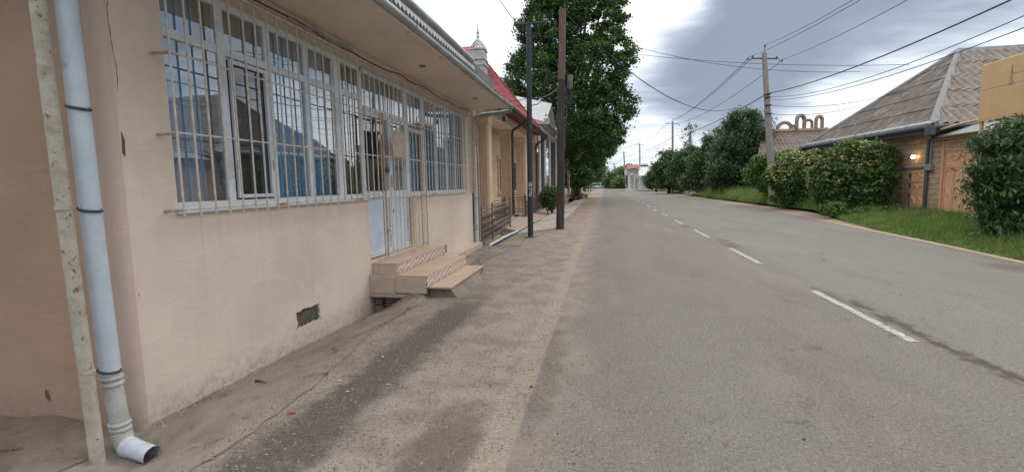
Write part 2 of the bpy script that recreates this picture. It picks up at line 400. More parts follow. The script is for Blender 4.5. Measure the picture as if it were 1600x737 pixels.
    for (ox, oy, sx, sy) in [(3.15, 12.9, 2.6, .9), (3.25, 14.0, 3.0, 1.4), (2.95, 18.8, 3.2, .8), (7.1, 9.9, 1.4, .9), (3.1, 7.4, 5, 1.0)]:
        dd = t.vmath('LENGTH', t.vmath('MULTIPLY', t.vmath('SUBTRACT', co, (ox, oy, 0.0)), (sx, sy, 1.0)), out=1)
        col = t.mix(t.math('MULTIPLY', t.step(t.math('ADD', dd, t.math('MULTIPLY', wob2, 1.5)), 1.45, 1.0), .7), col, (.095, .082, .070))
    t.put(b.inputs['Base Color'], col)
    b.inputs['Roughness'].default_value = .88; b.inputs['Specular IOR Level'].default_value = .25
    h = t.math('ADD', t.math('MULTIPLY', fine, .6), t.math('ADD', t.math('MULTIPLY', pebb, t.math('MULTIPLY', dirt, 1.3)), t.math('MULTIPLY', mid, .5)))
    h = t.math('SUBTRACT', h, t.math('MULTIPLY', pit, .5))
    bump(t, b, h, .8, .012)
    return mt
MT['road'] = road_mat()
def strip(name, mat, ys, fx0, fx1, fz, nx=1, kind='structure'):
    mb = MB(); rows = []
    for y in ys:
        a, c = fx0(y), fx1(y); rows.append([(lerp(a, c, i/nx), y, fz(lerp(a, c, i/nx), y)) for i in range(nx+1)])
    for r in rows: mb.v += r
    k = nx+1
    for i in range(len(ys)-1):
        for j in range(nx): q = i*k+j; mb.f.append((q, q+1, q+k+1, q+k))
    return tag(mb.build(name, mat, smooth=True), kind=kind)
ys = [-12, -5, 0, 3, 6, 10.7, 13, 16, 19, 25, 30, 36, 45, 52, 66, 80, 93, 120, 150, 200, 260]
ys = sorted(set(ys+list(np.arange(-3, 13, .25))))
strip('road', 'road', ys, lambda y: left_edge(y)-.07 if y < 12.5 else -2.75, redge, lambda x, y: 0.0)
MT['dustroad'] = M('pale_far_road', (.33, .30, .26), (.26, .23, .20), .9, 1.2, bmp=.2)
# a cross road and open ground beyond the far end
tag(MB().box(-60, 70, 240, 262, -.3, -.012).build('cross_road', 'dustroad'), kind='structure')
# painted dashes of the centre line
MT['paint'] = M('road_paint', (.40, .39, .365), (.28, .27, .25), .7, 9, spots=[((.19, .18, .17), 16, .50, .60)], bmp=.2)
MT['paint_y'] = M('yellow_road_paint', (.50, .35, .17), (.38, .27, .15), .7, 4, spots=[((.27, .24, .21), 9, .57, .68)], bmp=.2)
y0 = -4.3
for i in range(19):
    a = y0+i*4.78; 
    if i < 2: continue
    bnd = [(2.95, a), (3.05, a), (3.05, a+2.35), (2.95, a+2.35)]
    tag(MB().quad(*[(p[0], p[1], .004) for p in bnd]).build('lane_marking', 'paint'), kind='structure')
strip('edge_line', 'paint_y', [0, 3, 6, 9, 10.7, 12.9, 15.8, 18.9, 21], lambda y: redge(y)-.19, lambda y: redge(y)-.05, lambda x, y: .004)
strip('edge_line', 'paint_y', [21, 23, 25, 28], lambda y: redge(y)-.17, lambda y: redge(y)-.07, lambda x, y: .0041)
MT['dust'] = M('dusty_shoulder', (.30, .245, .19), (.20, .155, .115), .95, 1.6, spots=[((.13, .10, .075), 4, .58, .7)], bmp=.6, bdist=.03)
def vz(x, y):     # verge height: rises from the road edge to the wall line
    u = max(0, x-redge(y)); return -.03+min(.22, .10*u)+.05*math.sin(x*1.7+y*.8)*min(1, u)*.6
yv = list(np.linspace(-8, 60, 100))+[70, 80, 95, 120, 150, 200, 240]
MT['grass_soil'] = M('grassy_soil', (.075, .105, .030), (.12, .115, .06), .95, 3, bmp=.6, bdist=.04)
def sh(y): return interp(y, [0, 17, 21, 27, 50, 90, 240], [.05, .08, .5, 1.3, 1.0, 1.4, 3.0])
strip('dirt_shoulder', 'dust', yv, lambda y: redge(y)-.25*(y > 24), lambda y: redge(y)+sh(y), lambda x, y: .006-.012*(x > redge(y)), 4)
strip('grass_verge', 'grass_soil', yv, lambda y: redge(y)+sh(y)-.06, lambda y: 30, lambda x, y: vz(x, y)+.012, 30)
strip('grass_verge', 'soil', [58, 80, 120, 180, 240], lambda y: -40, lambda y: -2.7, lambda x, y: -.02)

# concrete apron at the foot of the near house (fine grid, sagging towards the wall)
def concrete(name, c1, c2):
    mt, t, b = newmat(name)
    co = t.n('ShaderNodeTexCoord').outputs['Object']; x, y, z = t.sep(co)
    a = t.noise(co, 1.1, 6, .65, .4); m_ = t.noise(co, 6, 6, .7, .3); f = t.noise(co, 60, 4, .7)
    col = t.mix(t.step(a, .38, .62), c1, c2)
    col = t.mix(t.math('MULTIPLY', t.step(m_, .52, .70), .6), col, tuple(v*.55 for v in c2))
    col = t.mix(t.math('MULTIPLY', t.step(m_, .44, .30), .5), col, tuple(min(1, v*1.35) for v in c1))
    col = t.mix(t.math('MULTIPLY', t.step(f, .45, .30), .5), col, tuple(v*.45 for v in c2))
    cr_ = t.voro(t.vmath('ADD', co, t.comb(t.math('MULTIPLY', m_, .5), t.math('MULTIPLY', a, .6), 0.0)), .9, 'DISTANCE_TO_EDGE')
    ck = t.math('MULTIPLY', t.step(cr_, .010, .002), t.step(a, .48, .56))
    col = t.mix(t.math('MULTIPLY', ck, .8), col, (.05, .042, .036))
    t.put(b.inputs['Base Color'], col); b.inputs['Roughness'].default_value = .93; b.inputs['Specular IOR Level'].default_value = .2
    bump(t, b, t.math('ADD', t.math('MULTIPLY', m_, 1.2), t.math('SUBTRACT', t.math('MULTIPLY', f, .4), ck)), .8, .015)
    return mt
MT['apron'] = concrete('cracked_concrete', (.235, .205, .178), (.17, .145, .125))
MT['yard'] = concrete('old_dark_concrete', (.20, .17, .145), (.145, .12, .10))
MT['slab'] = concrete('pale_pavement', (.36, .335, .30), (.29, .265, .235))
WX = -3.417
def apron_z(x, y):
    e = left_edge(y); u = min(1, max(0, (e-x)/(e-WX)))
    z = lerp(.012, wall_base(y), u**1.15)
    if x < WX: z = wall_base(y) + .02*(WX-x)+ (.02 if y < 2.9 else 0)
    z -= .15*math.exp(-((x+3.10)**2/.10+(y-2.56)**2/.09))
    z += .010*math.sin(x*9+y*5)*math.sin(y*7-x*3)*u
    if 5.5 < y < 9: z += .12*math.exp(-((x+2.78)**2/.05+(y-6.55)**2/.10))
    return z
ja = [random.uniform(-.03, .03) for _ in range(400)]
def jag(y): 
    k = (y+4)*9; i = int(k) % 399; f = k-int(k); return lerp(ja[i], ja[i+1], f)+.03*math.sin(y*2.3)
strip('sidewalk_apron', 'apron', list(np.arange(-3, 12.41, .07)), lambda y: WX-.10 if y > 2.78 else WX-.02, lambda y: left_edge(y)+jag(y), apron_z, 22)
# its broken edge
strip('sidewalk_apron_edge', 'yard', list(np.arange(-3, 12.41, .07)), lambda y: left_edge(y)+jag(y)-.01, lambda y: left_edge(y)+jag(y)+.03+abs(ja[int(y*13) % 399]), lambda x, y: -.02 if x > left_edge(y)+jag(y)+.01 else apron_z(left_edge(y)-.01, y)-.004)
strip('yard_ground', 'yard', list(np.arange(-3, 2.95, .1)), lambda y: -11, lambda y: WX-.0, lambda x, y: apron_z(x, y)+.025*math.sin(x*5)*math.sin(y*6), 60)

# ================================================================ NEAR HOUSE
HW = -3.106; HB = Vector(LEFT((HW, 3.0, 0.0)))
house = empty('plastered_house', HB, 'peach plastered house with a long barred window and pale door, nearest on the left', 'house')
def H(): return MB(LEFT)
Y0, Y1 = 2.56, 11.12
DY0, DY1 = 5.96, 7.5; WY0, WY1 = 3.03, 10.66; WZ0, WZ1 = 1.47, 3.17; VY0, VY1, VZ0, VZ1 = 4.305, 4.725, .16, .355
T = .28
wallm = H(); rc = .075
# front wall in pieces round the openings
wallm.box(HW-T, HW, Y0+rc, WY0, -.45, 3.42)
wallm.box(HW-T, HW, WY0, WY1, WZ1, 3.42)
wallm.box(HW-T, HW, WY1, Y1, -.45, 3.42)
wallm.box(HW-T, HW, WY0, VY0, -.45, WZ0); wallm.box(HW-T, HW, VY1, DY0, -.45, WZ0)
wallm.box(HW-T, HW, VY0, VY1, -.45, VZ0); wallm.box(HW-T, HW, VY0, VY1, VZ1, WZ0)
wallm.box(HW-T, HW, DY0, DY1, -.45, .62)
wallm.box(HW-T, HW, DY1, 9.0, -.45, WZ0); wallm.box(HW-T, HW, 9.13, WY1, -.45, WZ0)
wallm.box(HW-T, HW, 9.0, 9.13, -.45, .27); wallm.box(HW-T, HW, 9.0, 9.13, .43, WZ0)
wall = wallm.build('front_wall', 'facade', house)
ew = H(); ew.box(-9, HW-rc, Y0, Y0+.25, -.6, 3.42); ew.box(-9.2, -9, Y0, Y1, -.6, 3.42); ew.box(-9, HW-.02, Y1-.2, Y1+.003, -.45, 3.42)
ew.build('end_wall', 'endwall_shaded', house)
bd = H(); poly = []
for i in range(9):
    a = math.pi/2*i/8; poly.append((HW-rc+(rc+.012)*math.cos(a-math.pi/2), Y0+rc+(rc+.012)*math.sin(a-math.pi/2), -.5))
poly += [(HW-rc-.0, Y0+rc+.02, -.5)]
poly[0:0] = []
bd.prism(poly, (0, 0, 3.92)); bd.build('corner_bead', 'bead', house, smooth=True)
# cracked joints along the bead
def crack(name, x, y, z0, z1, ax, wd, seed, breaks):
    r = random.Random(seed); mb = H(); z = z0; o = 0; on = True
    while z < z1:
        dz = r.uniform(.015, .05); o2 = max(-.014, min(.014, o+r.uniform(-.006, .006)))
        if r.random() < breaks: on = not on
        if on:
            w_ = wd*r.uniform(.3, 1.5)
            if ax == 'y': mb.prism([(x, y+o, z), (x, y+o+w_, z), (x, y+o2+w_, z+dz), (x, y+o2, z+dz)], (.0015, 0, 0))
            else: mb.prism([(x+o, y, z), (x+o+w_, y, z), (x+o2+w_, y, z+dz), (x+o2, y, z+dz)], (0, -.0015, 0))
        z += dz; o = o2
    return mb.build(name, 'crack', house)
crack('plaster_crack', HW+.0005, 2.665, .9, 3.1, 'y', .0035, 3, .03)
crack('plaster_crack', HW-rc-.012, Y0-.0005, .15, 3.1, 'x', .004, 5, .05)
H().prism([(HW+.0005, 2.655, 1.86), (HW+.0005, 2.672, 1.84), (HW+.0005, 2.678, 1.95), (HW+.0005, 2.662, 2.0)], (.003, 0, 0)).build('plaster_crack', 'crack', house)
H().prism([(-3.86, Y0-.0005, .195), (-3.83, Y0-.0005, .16), (-3.815, Y0-.0005, .18), (-3.83, Y0-.0005, .235), (-3.85, Y0-.0005, .245)], (0, -.003, 0)).build('wall_hole', 'crack', house)
# crumbling foot of the facade
# vent: rough shallow mortar niche, the hole's inner shade put into its colour
vn = H(); vn.box(HW-T+.02, HW-.022, VY0-.01, VY1+.01, VZ0-.01, VZ1+.01)
vn.build('vent_recess', M('vent_mortar_shaded', (.105, .095, .085), (.06, .055, .05), .95, 14, bmp=.6, bdist=.01), house)
rr_ = random.Random(12)
for (a, b_, fixed, hor) in ((VY0, VY1, VZ1, 1), (VY0, VY1, VZ0, 1), (VZ0, VZ1, VY0, 0), (VZ0, VZ1, VY1, 0)):
    n_ = 12 if hor else 7; lip = H(); sgn = -1 if fixed in (VZ1, VY1) else 1
    pr_ = [rr_.uniform(.0, .022) for _ in range(n_+1)]
    for i in range(n_):
        p, q = lerp(a, b_, i/n_), lerp(a, b_, (i+1)/n_); e0, e1 = fixed+sgn*pr_[i], fixed+sgn*pr_[i+1]; o_ = fixed-sgn*.012
        pts = [(p, o_), (q, o_), (q, e1), (p, e0)]
        lip.prism([(HW-.03, u[0], u[1]) if hor else (HW-.03, u[1], u[0]) for u in pts], (.0305, 0, 0))
    lip.build('vent_lip', 'facade', house)
H().box(HW-T+.02, HW-.08, 8.99, 9.14, .26, .44).build('vent_recess', 'dark', house)
# room behind the panes
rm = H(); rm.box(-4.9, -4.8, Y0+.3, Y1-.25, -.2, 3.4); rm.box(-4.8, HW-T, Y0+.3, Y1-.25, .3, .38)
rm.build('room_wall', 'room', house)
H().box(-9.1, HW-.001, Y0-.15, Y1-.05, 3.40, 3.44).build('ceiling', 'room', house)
# soffit and roof edge
so = H(); so.box(HW+.001, -2.15, Y0-.45, 11.02, 3.335, 3.39); so.box(-9, HW, Y0-.45, Y0-.001, 3.335, 3.39)
soff = so.build('soffit', 'soffit', house)
H().box(HW+.002, HW+.05, Y0-.3, 11.0, 3.27, 3.333).build('soffit_moulding', 'soffit', house, bevel=.008)
for px, py in [(661, 105), (743, 156)]:
    p = at(px, py, z=3.334)
    H().lathe((p[0], p[1], 3.322), [(.052, 0), (.055, .012)], 20).build('spotlight_rim', 'bars_rust', house)
    H().lathe((p[0], p[1], 3.320), [(.036, 0), (.036, .004)], 20).build('spotlight_hole', 'dark', house)
rf = H(); rf.prism([(-2.16, Y0-.5, 3.395), (-2.50, Y0-.5, 3.46), (-2.50, Y0-.5, 3.97), (-9.2, Y0-.5, 5.6), (-9.2, Y0-.5, 3.395)], (0, 11.05-Y0+.5, 0))
rf.build('roof', 'roof_sheet', house)
# hanging clumsy cable and timber strip under the soffit
cb = H()
pts = []; 
for i in range(60):
    y = 3.0+i*.135; pts.append((HW+.07+.012*math.sin(i*1.1), y, 3.255+.014*math.sin(i*.7)+.02*math.sin(i*.23)))
cb.tube(pts, .008, 5); cb.build('cable_run', 'strap', house)
for s0 in (3.4, 4.4, 5.0):
    cb = H(); cb.tube([(HW+.06, s0, 3.27), (HW+.09, s0+.2, 3.245), (HW+.10, s0+.36, 3.262), (HW+.07, s0+.6, 3.28)], .014, 6); cb.build('cable_run', 'galv', house)
# half round gutter with joints
def gutter(mbf, x, z, r, ya, yb, n=10, dents=True, seed=1):
    rr = random.Random(seed); mb = mbf(); ysx = np.arange(ya, yb+.001, (yb-ya)/max(2, int((yb-ya)/.35)))
    k = n+1; n0 = len(mb.v); ph = rr.uniform(0, 6)
    for y in ysx:
        ox = .010*math.sin(y*1.7+ph) if dents else 0; oz = .012*math.sin(y*1.1+ph*2) if dents else 0
        for j in range(k):
            a = math.pi*1.25*(j/n)-math.pi*1.05
            mb.v.append((x+ox+r*math.cos(a), y, z+oz+r*math.sin(a)))
        for j in range(k):
            a = math.pi*1.25*((n-j)/n)-math.pi*1.05
            mb.v.append((x+ox+(r-.004)*math.cos(a), y, z+oz+(r-.004)*math.sin(a)))
    kk = 2*k
    for i in range(len(ysx)-1):
        for j in range(kk):
            j2 = (j+1) % kk; q = n0+i*kk
            mb.f.append((q+j, q+kk+j, q+kk+j2, q+j2))
    for q in (n0, n0+(len(ysx)-1)*kk): mb.f.append(tuple(q+j for j in range(kk)))
    return mb
g = gutter(H, -2.128, 3.388, .043, 2.0, 11.1); 
gut = g.build('gutter', 'galv', house, smooth=True)
gj = H()
for y in (3.9, 5.35, 7.3, 8.9, 10.2):
    gj.tube([(-2.128+.048*math.cos(a), y, 3.388+.048*math.sin(a)) for a in np.linspace(-3.3, .6, 12)], .006, 4)
gj.build('gutter_joint', 'galv', gut)
gb = H()
for y in np.arange(4.2, 11, 1.1):
    gb.tube([(-2.16, y, 3.34), (-2.17, y, 3.315), (-2.20, y, 3.318)], .006, 4)
gb.build('gutter_hook', 'bars_rust', gut)
H().lathe((0, 0, 0), [(.001, 0), (.001, .001)], 3)
# upper pipe-shaped eave gutter with wavy trim below
up = H(); 
up.tube([(-2.52, y, 3.985+.006*math.sin(y*2)) for y in np.arange(2.0, 9.25, .5)]+[(-2.52, 9.22, 3.985)], .062, 12)
upo = up.build('upper_gutter', 'galv', house, smooth=True)
tr = H(); z0_ = 3.83; 
prev = None
yy = 2.0
while yy < 9.2:
    tr.prism([(-2.497, yy, z0_+.05), (-2.497, yy+.11, z0_+.05), (-2.497, yy+.11, z0_+.012), (-2.497, yy+.055, z0_-.035), (-2.497, yy, z0_+.012)], (.014, 0, 0)); yy += .122
tr.build('scalloped_trim', 'galv_trim', house)
tr = H()
for q in range(120):
    yy = 2.0+q*.075; tr.tube([(-2.17, yy, 3.40), (-2.49, yy, 3.475)], .018, 6)
tr.build('corrugated_ledge', 'galv', house, smooth=True)

# --- window frames, panes, curtains
FX = HW-.06          # glazing plane
def fr(mb, y0, y1, z0, z1, d=.035, x=FX): mb.box(x-d, x+d, y0, y1, z0, z1)
def frame(name, y0, y1, z0, z1, w_, parent, mat='pvc_frame', x=FX, d=.035):
    mb = H(); fr(mb, y0, y0+w_, z0, z1, d, x); fr(mb, y1-w_, y1, z0, z1, d, x); fr(mb, y0+w_, y1-w_, z0, z0+w_, d, x); fr(mb, y0+w_, y1-w_, z1-w_, z1, d, x)
    return mb.build(name, mat, parent, bevel=.004)
def pane(y0, y1, z0, z1, parent, mat='glass', x=FX, tw=0):
    dx_ = tw*(y1-y0)
    return H().box(x-.004, x+.004, y0, y1, z0, z1).build('pane', mat, parent)
def curtain(y0, y1, z0, z1, parent, mat='curtain', x=HW-.20, fold=.03, per=.12, seed=0):
    r = random.Random(seed); mb = H(); n = max(6, int((y1-y0)/.02)); o = []
    ph = r.uniform(0, 6)
    for i in range(n+1):
        y = lerp(y0, y1, i/n); q = y/per*2*math.pi
        o.append((x+fold*(math.sin(q+ph+.8*math.sin(q*.31))+.4*math.sin(q*2.3)), y))
    for i in range(n):
        mb.quad((o[i][0], o[i][1], z0), (o[i+1][0], o[i+1][1], z0), (o[i+1][0]-.01, o[i+1][1], z1), (o[i][0]-.01, o[i][1], z1))
    return mb.build('curtain', mat, parent, smooth=True)
TZ0, TZ1 = 2.73, 2.80     # transom
win1 = empty('window', HB*0); win1.parent = house; win1.location = Vector(LEFT((HW, WY0, WZ0)))-HB
win1['label'] = 'long window of white frames left of the door'
mf = H()
mul = [WY0, 3.60, 4.17, 4.78, 5.38]      # mullion centres
mf.box(FX-.03, FX+.022, WY0-.005, WY0+.045, WZ0, WZ1)
for y, w_ in ((3.63, .075), (4.20, .085), (4.79, .065), (5.42, .15)): mf.box(FX-.03, FX+.022, y-w_/2, y+w_/2, WZ0+.05, WZ1-.06)
mf.box(FX-.032, FX+.024, WY0+.045, DY0-.0, WZ0, WZ0+.05); mf.box(FX-.032, FX+.024, WY0+.045, DY0, WZ1-.06, WZ1)
mf.box(FX-.028, FX+.020, WY0+.045, DY0, TZ0, TZ1)
mf.box(FX-.03, FX+.022, DY0-.02, DY0+.05, .66, WZ1-.06)
mf.build('window_frame', 'pvc_frame', win1, bevel=.004)
H().box(HW-.02, HW+.028, WY0-.02, DY0-.01, WZ0-.03, WZ0-.002).build('window_sill', 'pvc_frame', win1, bevel=.003)
cells = [(3.075, 3.585), (3.675, 4.15), (4.25, 4.75), (4.83, 5.325), (5.515, 5.94)]
for i, (a, b_) in enumerate(cells):
    pane(a-.01, b_+.01, WZ0+.045, TZ0+.01, win1, 'glass' if i != 1 else 'glass_net'); pane(a-.01, b_+.01, TZ1-.01, WZ1-.05, win1)
# opening casement (second light) with its own sash
frame('sash', 3.69, 4.15, WZ0+.065, TZ0-.02, .032, win1, x=FX+.026, d=.014)
H().tube([(FX+.085, 4.10, 1.78), (FX+.085, 4.10, 1.88)], .012, 6).build('window_handle', 'bars', win1)
H().tube([(FX+.085, 3.64, 1.78), (FX+.085, 3.64, 1.86)], .012, 6).build('window_hinge', 'bars', win1)
curtain(3.05, 3.50, WZ0, WZ1, win1, seed=1); curtain(3.56, 4.3, WZ0, WZ1, win1, 'curtain_g', per=.10, seed=2)
curtain(4.22, 5.46, WZ0, WZ1, win1, seed=3, per=.2, fold=.02); curtain(5.5, 5.72, WZ0, WZ1, win1, seed=4)
win2 = empty('window', (0, 0, 0)); win2.parent = house; win2.location = Vector(LEFT((HW, DY1, WZ0)))-HB
win2['label'] = 'long window of white frames right of the door'
mf = H()
for y, w_ in ((8.19, .14), (8.82, .045), (9.42, .045), (9.98, .045)): mf.box(FX-.03, FX+.022, y-w_/2, y+w_/2, WZ0+.05, WZ1-.06)
mf.box(FX-.03, FX+.022, DY1-.13, DY1+.01, .66, WZ1-.06); mf.box(FX-.03, FX+.022, WY1-.05, WY1+.005, WZ0, WZ1)
mf.box(FX-.032, FX+.024, DY1+.01, WY1-.05, WZ0, WZ0+.05); mf.box(FX-.032, FX+.024, DY0+.05, WY1-.05, WZ1-.06, WZ1)
mf.box(FX-.028, FX+.020, DY1+.01, 8.12, 2.50, 2.56); mf.box(FX-.028, FX+.020, 8.26, 8.80, TZ0-.03, TZ0+.02)
mf.build('window_frame', 'pvc_frame', win2, bevel=.004)
H().box(HW-.02, HW+.028, DY1+.02, WY1+.02, WZ0-.03, WZ0-.002).build('window_sill', 'pvc_frame', win2, bevel=.003)
for a, b_ in [(7.5, 8.13), (8.25, 8.80), (8.84, 9.40), (9.44, 9.96), (10.0, 10.62)]: pane(a-.005, b_+.005, WZ0+.045, WZ1-.055, win2)
curtain(7.45, 8.2, WZ0, WZ1, win2, seed=6); curtain(8.2, 10.66, WZ0, WZ1, win2, seed=7, per=.16)
# door
door = empty('door', (0, 0, 0)); door.parent = house; door.location = Vector(LEFT((HW, DY0, .63)))-HB
door['label'] = 'white glazed door with pale blue lower panel'
H().box(FX-.02, FX+.02, 6.0, 6.70, .66, WZ0+.01).build('door_panel', 'door_panel', door)
H().box(FX-.02, FX+.02, 6.74, 7.38, .66, WZ0+.01).build('door_panel', 'door_panel', door)
mb = H(); 
mb.box(FX-.03, FX+.05, 6.70, 6.74, .66, 2.60); mb.box(FX-.03, FX+.046, 6.66, 6.70, .66, 2.60); mb.box(FX-.03, FX+.046, 6.74, 6.80, .66, 2.60)
mb.box(FX-.03, FX+.043, 6.01, 6.66, WZ0-.01, WZ0+.08); mb.box(FX-.03, FX+.043, 6.80, 7.37, WZ0-.01, WZ0+.08)
mb.box(FX-.03, FX+.043, 6.01, 6.66, .64, .71); mb.box(FX-.03, FX+.043, 6.80, 7.37, .64, .71)
mb.box(FX-.03, FX+.043, 6.01, 7.37, 2.56, 2.68); mb.box(FX-.028, FX+.04, 7.30, 7.37, .71, 2.56)
mb.build('door_frame', 'pvc_frame', door, bevel=.004)
pane(6.02, 6.66, WZ0+.06, 2.58, door, 'glass_dark'); pane(6.80, 7.31, WZ0+.06, 2.58, door)
pane(6.0, 7.37, 2.67, WZ1-.05, door)
H().box(FX+.045, FX+.075, 6.71, 6.735, 1.60, 1.78).build('door_handle', 'bars', door)
H().box(FX+.052, FX+.058, 6.735, 6.75, 1.22, 1.27).build('keyhole', 'dark', door)
curtain(6.9, 7.4, WZ0, 2.6, door, seed=9); curtain(6.0, 7.4, 2.6, WZ1, door, 'curtain_g', seed=10)
H().box(FX-.03, HW+.002, DY1-.14, DY1, .62, WZ0-.032).build('door_jamb', 'cardboard', house)
# --- security grille
GX = -2.975
gr = empty('security_grille', (0, 0, 0)); gr.parent = house; gr.location = Vector(LEFT((GX, WY0, 1.42)))-HB
gr['label'] = 'long welded grille of pale steel bars'
NB = 55
bar_src = None
for i in range(NB):
    y = 2.955+i*.1465
    zb = 1.425 + .012*math.sin(i*2.1); zt = 3.19
    if 6.1 < y < 7.55: continue
    if bar_src is None:
        bar_src = H().tube([(GX, y, 1.425), (GX, y, 3.19)], .0085, 6).build('bar', 'bars', gr); continue
    d = Vector(LEFT((0, y, 0)))-Vector(LEFT((0, 2.955, 0)))
    b_ = bar_src.copy(); b_.location = (random.uniform(-.004, .004), d.y+random.uniform(-.006, .006), random.uniform(-.012, .008)); b_.rotation_euler = (random.uniform(-.002, .002), 0, 0); b_.parent = gr; COL.objects.link(b_)
for i in range(22, 31):
    y = 2.955+i*.1465
    H().tube([(GX, y, 2.56 if 1 else 0), (GX, y, 3.19)], .0085, 6).build('bar', 'bars', gr)
yE = 2.955+54*.1465
for z in (1.475, 2.02, 2.575, 3.19):
    if z < 2.3:
        for a, b_ in ((2.93, 6.1), (7.6, yE+.02)): H().tube([(GX-.012, a, z), (GX-.012, (a+b_)/2, z+.004), (GX-.012, b_, z)], .0075, 6).build('rail', 'bars', gr)
    else: H().tube([(GX-.012, 2.93, z), (GX-.012, 6.9, z-.004), (GX-.012, yE+.02, z)], .0075 if z < 3 else .012, 6).build('rail', 'bars', gr)
for (y, zs) in ((2.97, (1.475, 2.02, 2.575)), (yE, (1.475, 2.02, 2.575, 3.19)), (4.1, (1.47,)), (5.6, (1.47,)), (8.3, (1.47,))):
    for z in zs: H().tube([(HW-.01, y-.05*(y < 3), z-.012), (GX, y-.0, z-.006)], .011, 6).build('bracket', 'bars_rust', gr)
for k in range(4):     # the returned end of the grille beyond the window
    H().tube([(HW+.02+k*.03, yE+.10+.02*k, 1.44), (HW+.02+k*.03, yE+.10+.02*k, 3.18)], .011, 6).build('bar', 'bars_rust', gr)
# --- grille gate over the door
gg = empty('grille_gate', (0, 0, 0)); gg.parent = house; gg.location = Vector(LEFT((GX, 6.1, .63)))-HB
gg['label'] = 'rusty framed grille gate in front of the door'
for y, rr in ((6.12, .011), (6.19, .010), (6.22, .007), (7.52, .012), (7.74, .009)):
    H().tube([(GX+.01, y, .63 if y < 7.6 else .60), (GX+.01, y, 2.60)], rr, 6).build('post', 'bars_rust', gg)
for i in range(8):
    y = 6.36+i*.142
    H().tube([(GX+.015, y, .66), (GX+.015, y, 2.56)], .008, 6).build('bar', 'bars', gg)
for z in (.69, 1.46, 2.02, 2.56): H().tube([(GX+.005, 6.2, z), (GX+.005, 7.52, z)], .009, 6).build('rail', 'bars', gg)
for z in (.64, 1.46, 2.55): H().tube([(GX+.01, 7.74, z), (HW, 7.80, z)], .008, 6).build('rail', 'bars_rust', gg)
for z in (.64, 2.55): H().tube([(GX+.01, 7.50, z), (GX+.01, 7.75, z)], .008, 6).build('rail', 'bars_rust', gg)
for i, y in enumerate((7.60, 7.67)): H().tube([(GX+.01, y, .66), (GX+.01, y, 2.55)], .005, 5).build('bar', 'bars', gg)
p1, p2 = at(613, 204, x=GX+.03), at(634, 246, x=GX+.03)
sh_ = H().box(GX+.022, GX+.030, p1[1], p2[1], 2.03, 2.41).build('metal_sheet', 'cardboard', gg)
H().box(GX+.03, GX+.055, 6.19, 6.26, 1.80, 1.87).build('padlock', 'strap', gg, bevel=.006)
H().tube([(GX+.04, 6.20, 1.87), (GX+.04, 6.205, 1.92), (GX+.04, 6.245, 1.92), (GX+.04, 6.25, 1.87)], .006, 6).build('padlock_shackle', 'strap', gg)
H().tube([(GX+.03, 6.17, 1.02), (GX+.03, 6.24, 1.02)], .02, 6).build('latch', 'bars_rust', gg)

# --- corner downpipes
dp = empty('downpipe', (0, 0, 0)); dp.parent = house; dp.location = Vector(LEFT((-3.08, 2.42, .0)))-HB
dp['label'] = 'pale grey plastic downpipe with an elbow at its foot'
H().tube([(-3.118, 2.42, 3.34), (-3.112, 2.42, 2.2), (-3.108, 2.42, 1.2), (-3.096, 2.42, .46)], .056, 24).build('upper_pipe', 'pvc_pipe', dp, smooth=True)
H().tube([(-3.096, 2.42, .47), (-3.080, 2.42, .25), (-3.062, 2.42, .08)], .052, 24).build('lower_pipe', 'pvc_pipe2', dp, smooth=True)
for (x, z, r) in ((-3.095, .435, .064), (-3.090, .395, .061), (-3.071, .13, .063), (-3.067, .095, .060)):
    H().tube([(x, 2.42, z-.013), (x, 2.42, z-.006), (x, 2.42, z+.006), (x, 2.42, z+.013)], [r-.006, r, r, r-.006], 24).build('collar', 'pvc_pipe2', dp, smooth=True)
el_ = H(); ep = []
for i in range(7):
    a = math.radians(78)*i/6; ep.append((-3.062+.075*(1-math.cos(a)), 2.42-.015*i/6, .075-.095*math.sin(a)))
el_.tube(ep, .058, 24); el_.build('elbow', 'pvc_pipe2', dp, smooth=True)
sp = Vector(ep[-1]); dr_ = Vector((.97, -.12, -.10)).normalized()
ou = H(); ou.tube([sp-dr_*.01, sp+dr_*.03, sp+dr_*.032, sp+dr_*.21], [.064, .064, .058, .056], 28, cap=False); ou.tube([sp+dr_*.21, sp+dr_*.02], [.053, .053], 28, cap=False)
# rim ring
n0 = len(ou.v)
ou.build('outlet', 'pvc_pipe', dp, smooth=True)
H().tube([sp+dr_*.02, sp+dr_*.021], .053, 24).build('outlet_shadow', 'dark', dp)
for z in (.487, 1.505, 2.115):
    xx = -3.108 if z > 1 else -3.097
    H().tube([(xx+.060*math.cos(a), 2.42+.060*math.sin(a), z-.012*math.cos(a)) for a in np.linspace(-3.4, .4, 16)]+[(xx+.045, 2.44, z)], .0085, 6).build('strap', 'strap', dp)
rp = empty('downpipe', (0, 0, 0)); rp.parent = house; rp.location = Vector(LEFT((-3.07, 2.27, -.06)))-HB
rp['label'] = 'thin cream steel pipe flecked with rust'
H().tube([(-3.150, 2.29, 3.34), (-3.142, 2.29, 2.2), (-3.122, 2.285, 1.2), (-3.098, 2.28, .5), (-3.062, 2.26, -.10)], .039, 20).build('pipe', 'rust_pipe', rp, smooth=True)
for (x, z) in ((-3.098, .52), (-3.128, 1.52)):
    H().tube([(x, 2.283, z-.01), (x, 2.283, z+.01)], .0425, 20).build('collar', 'rust_pipe', rp, smooth=True)
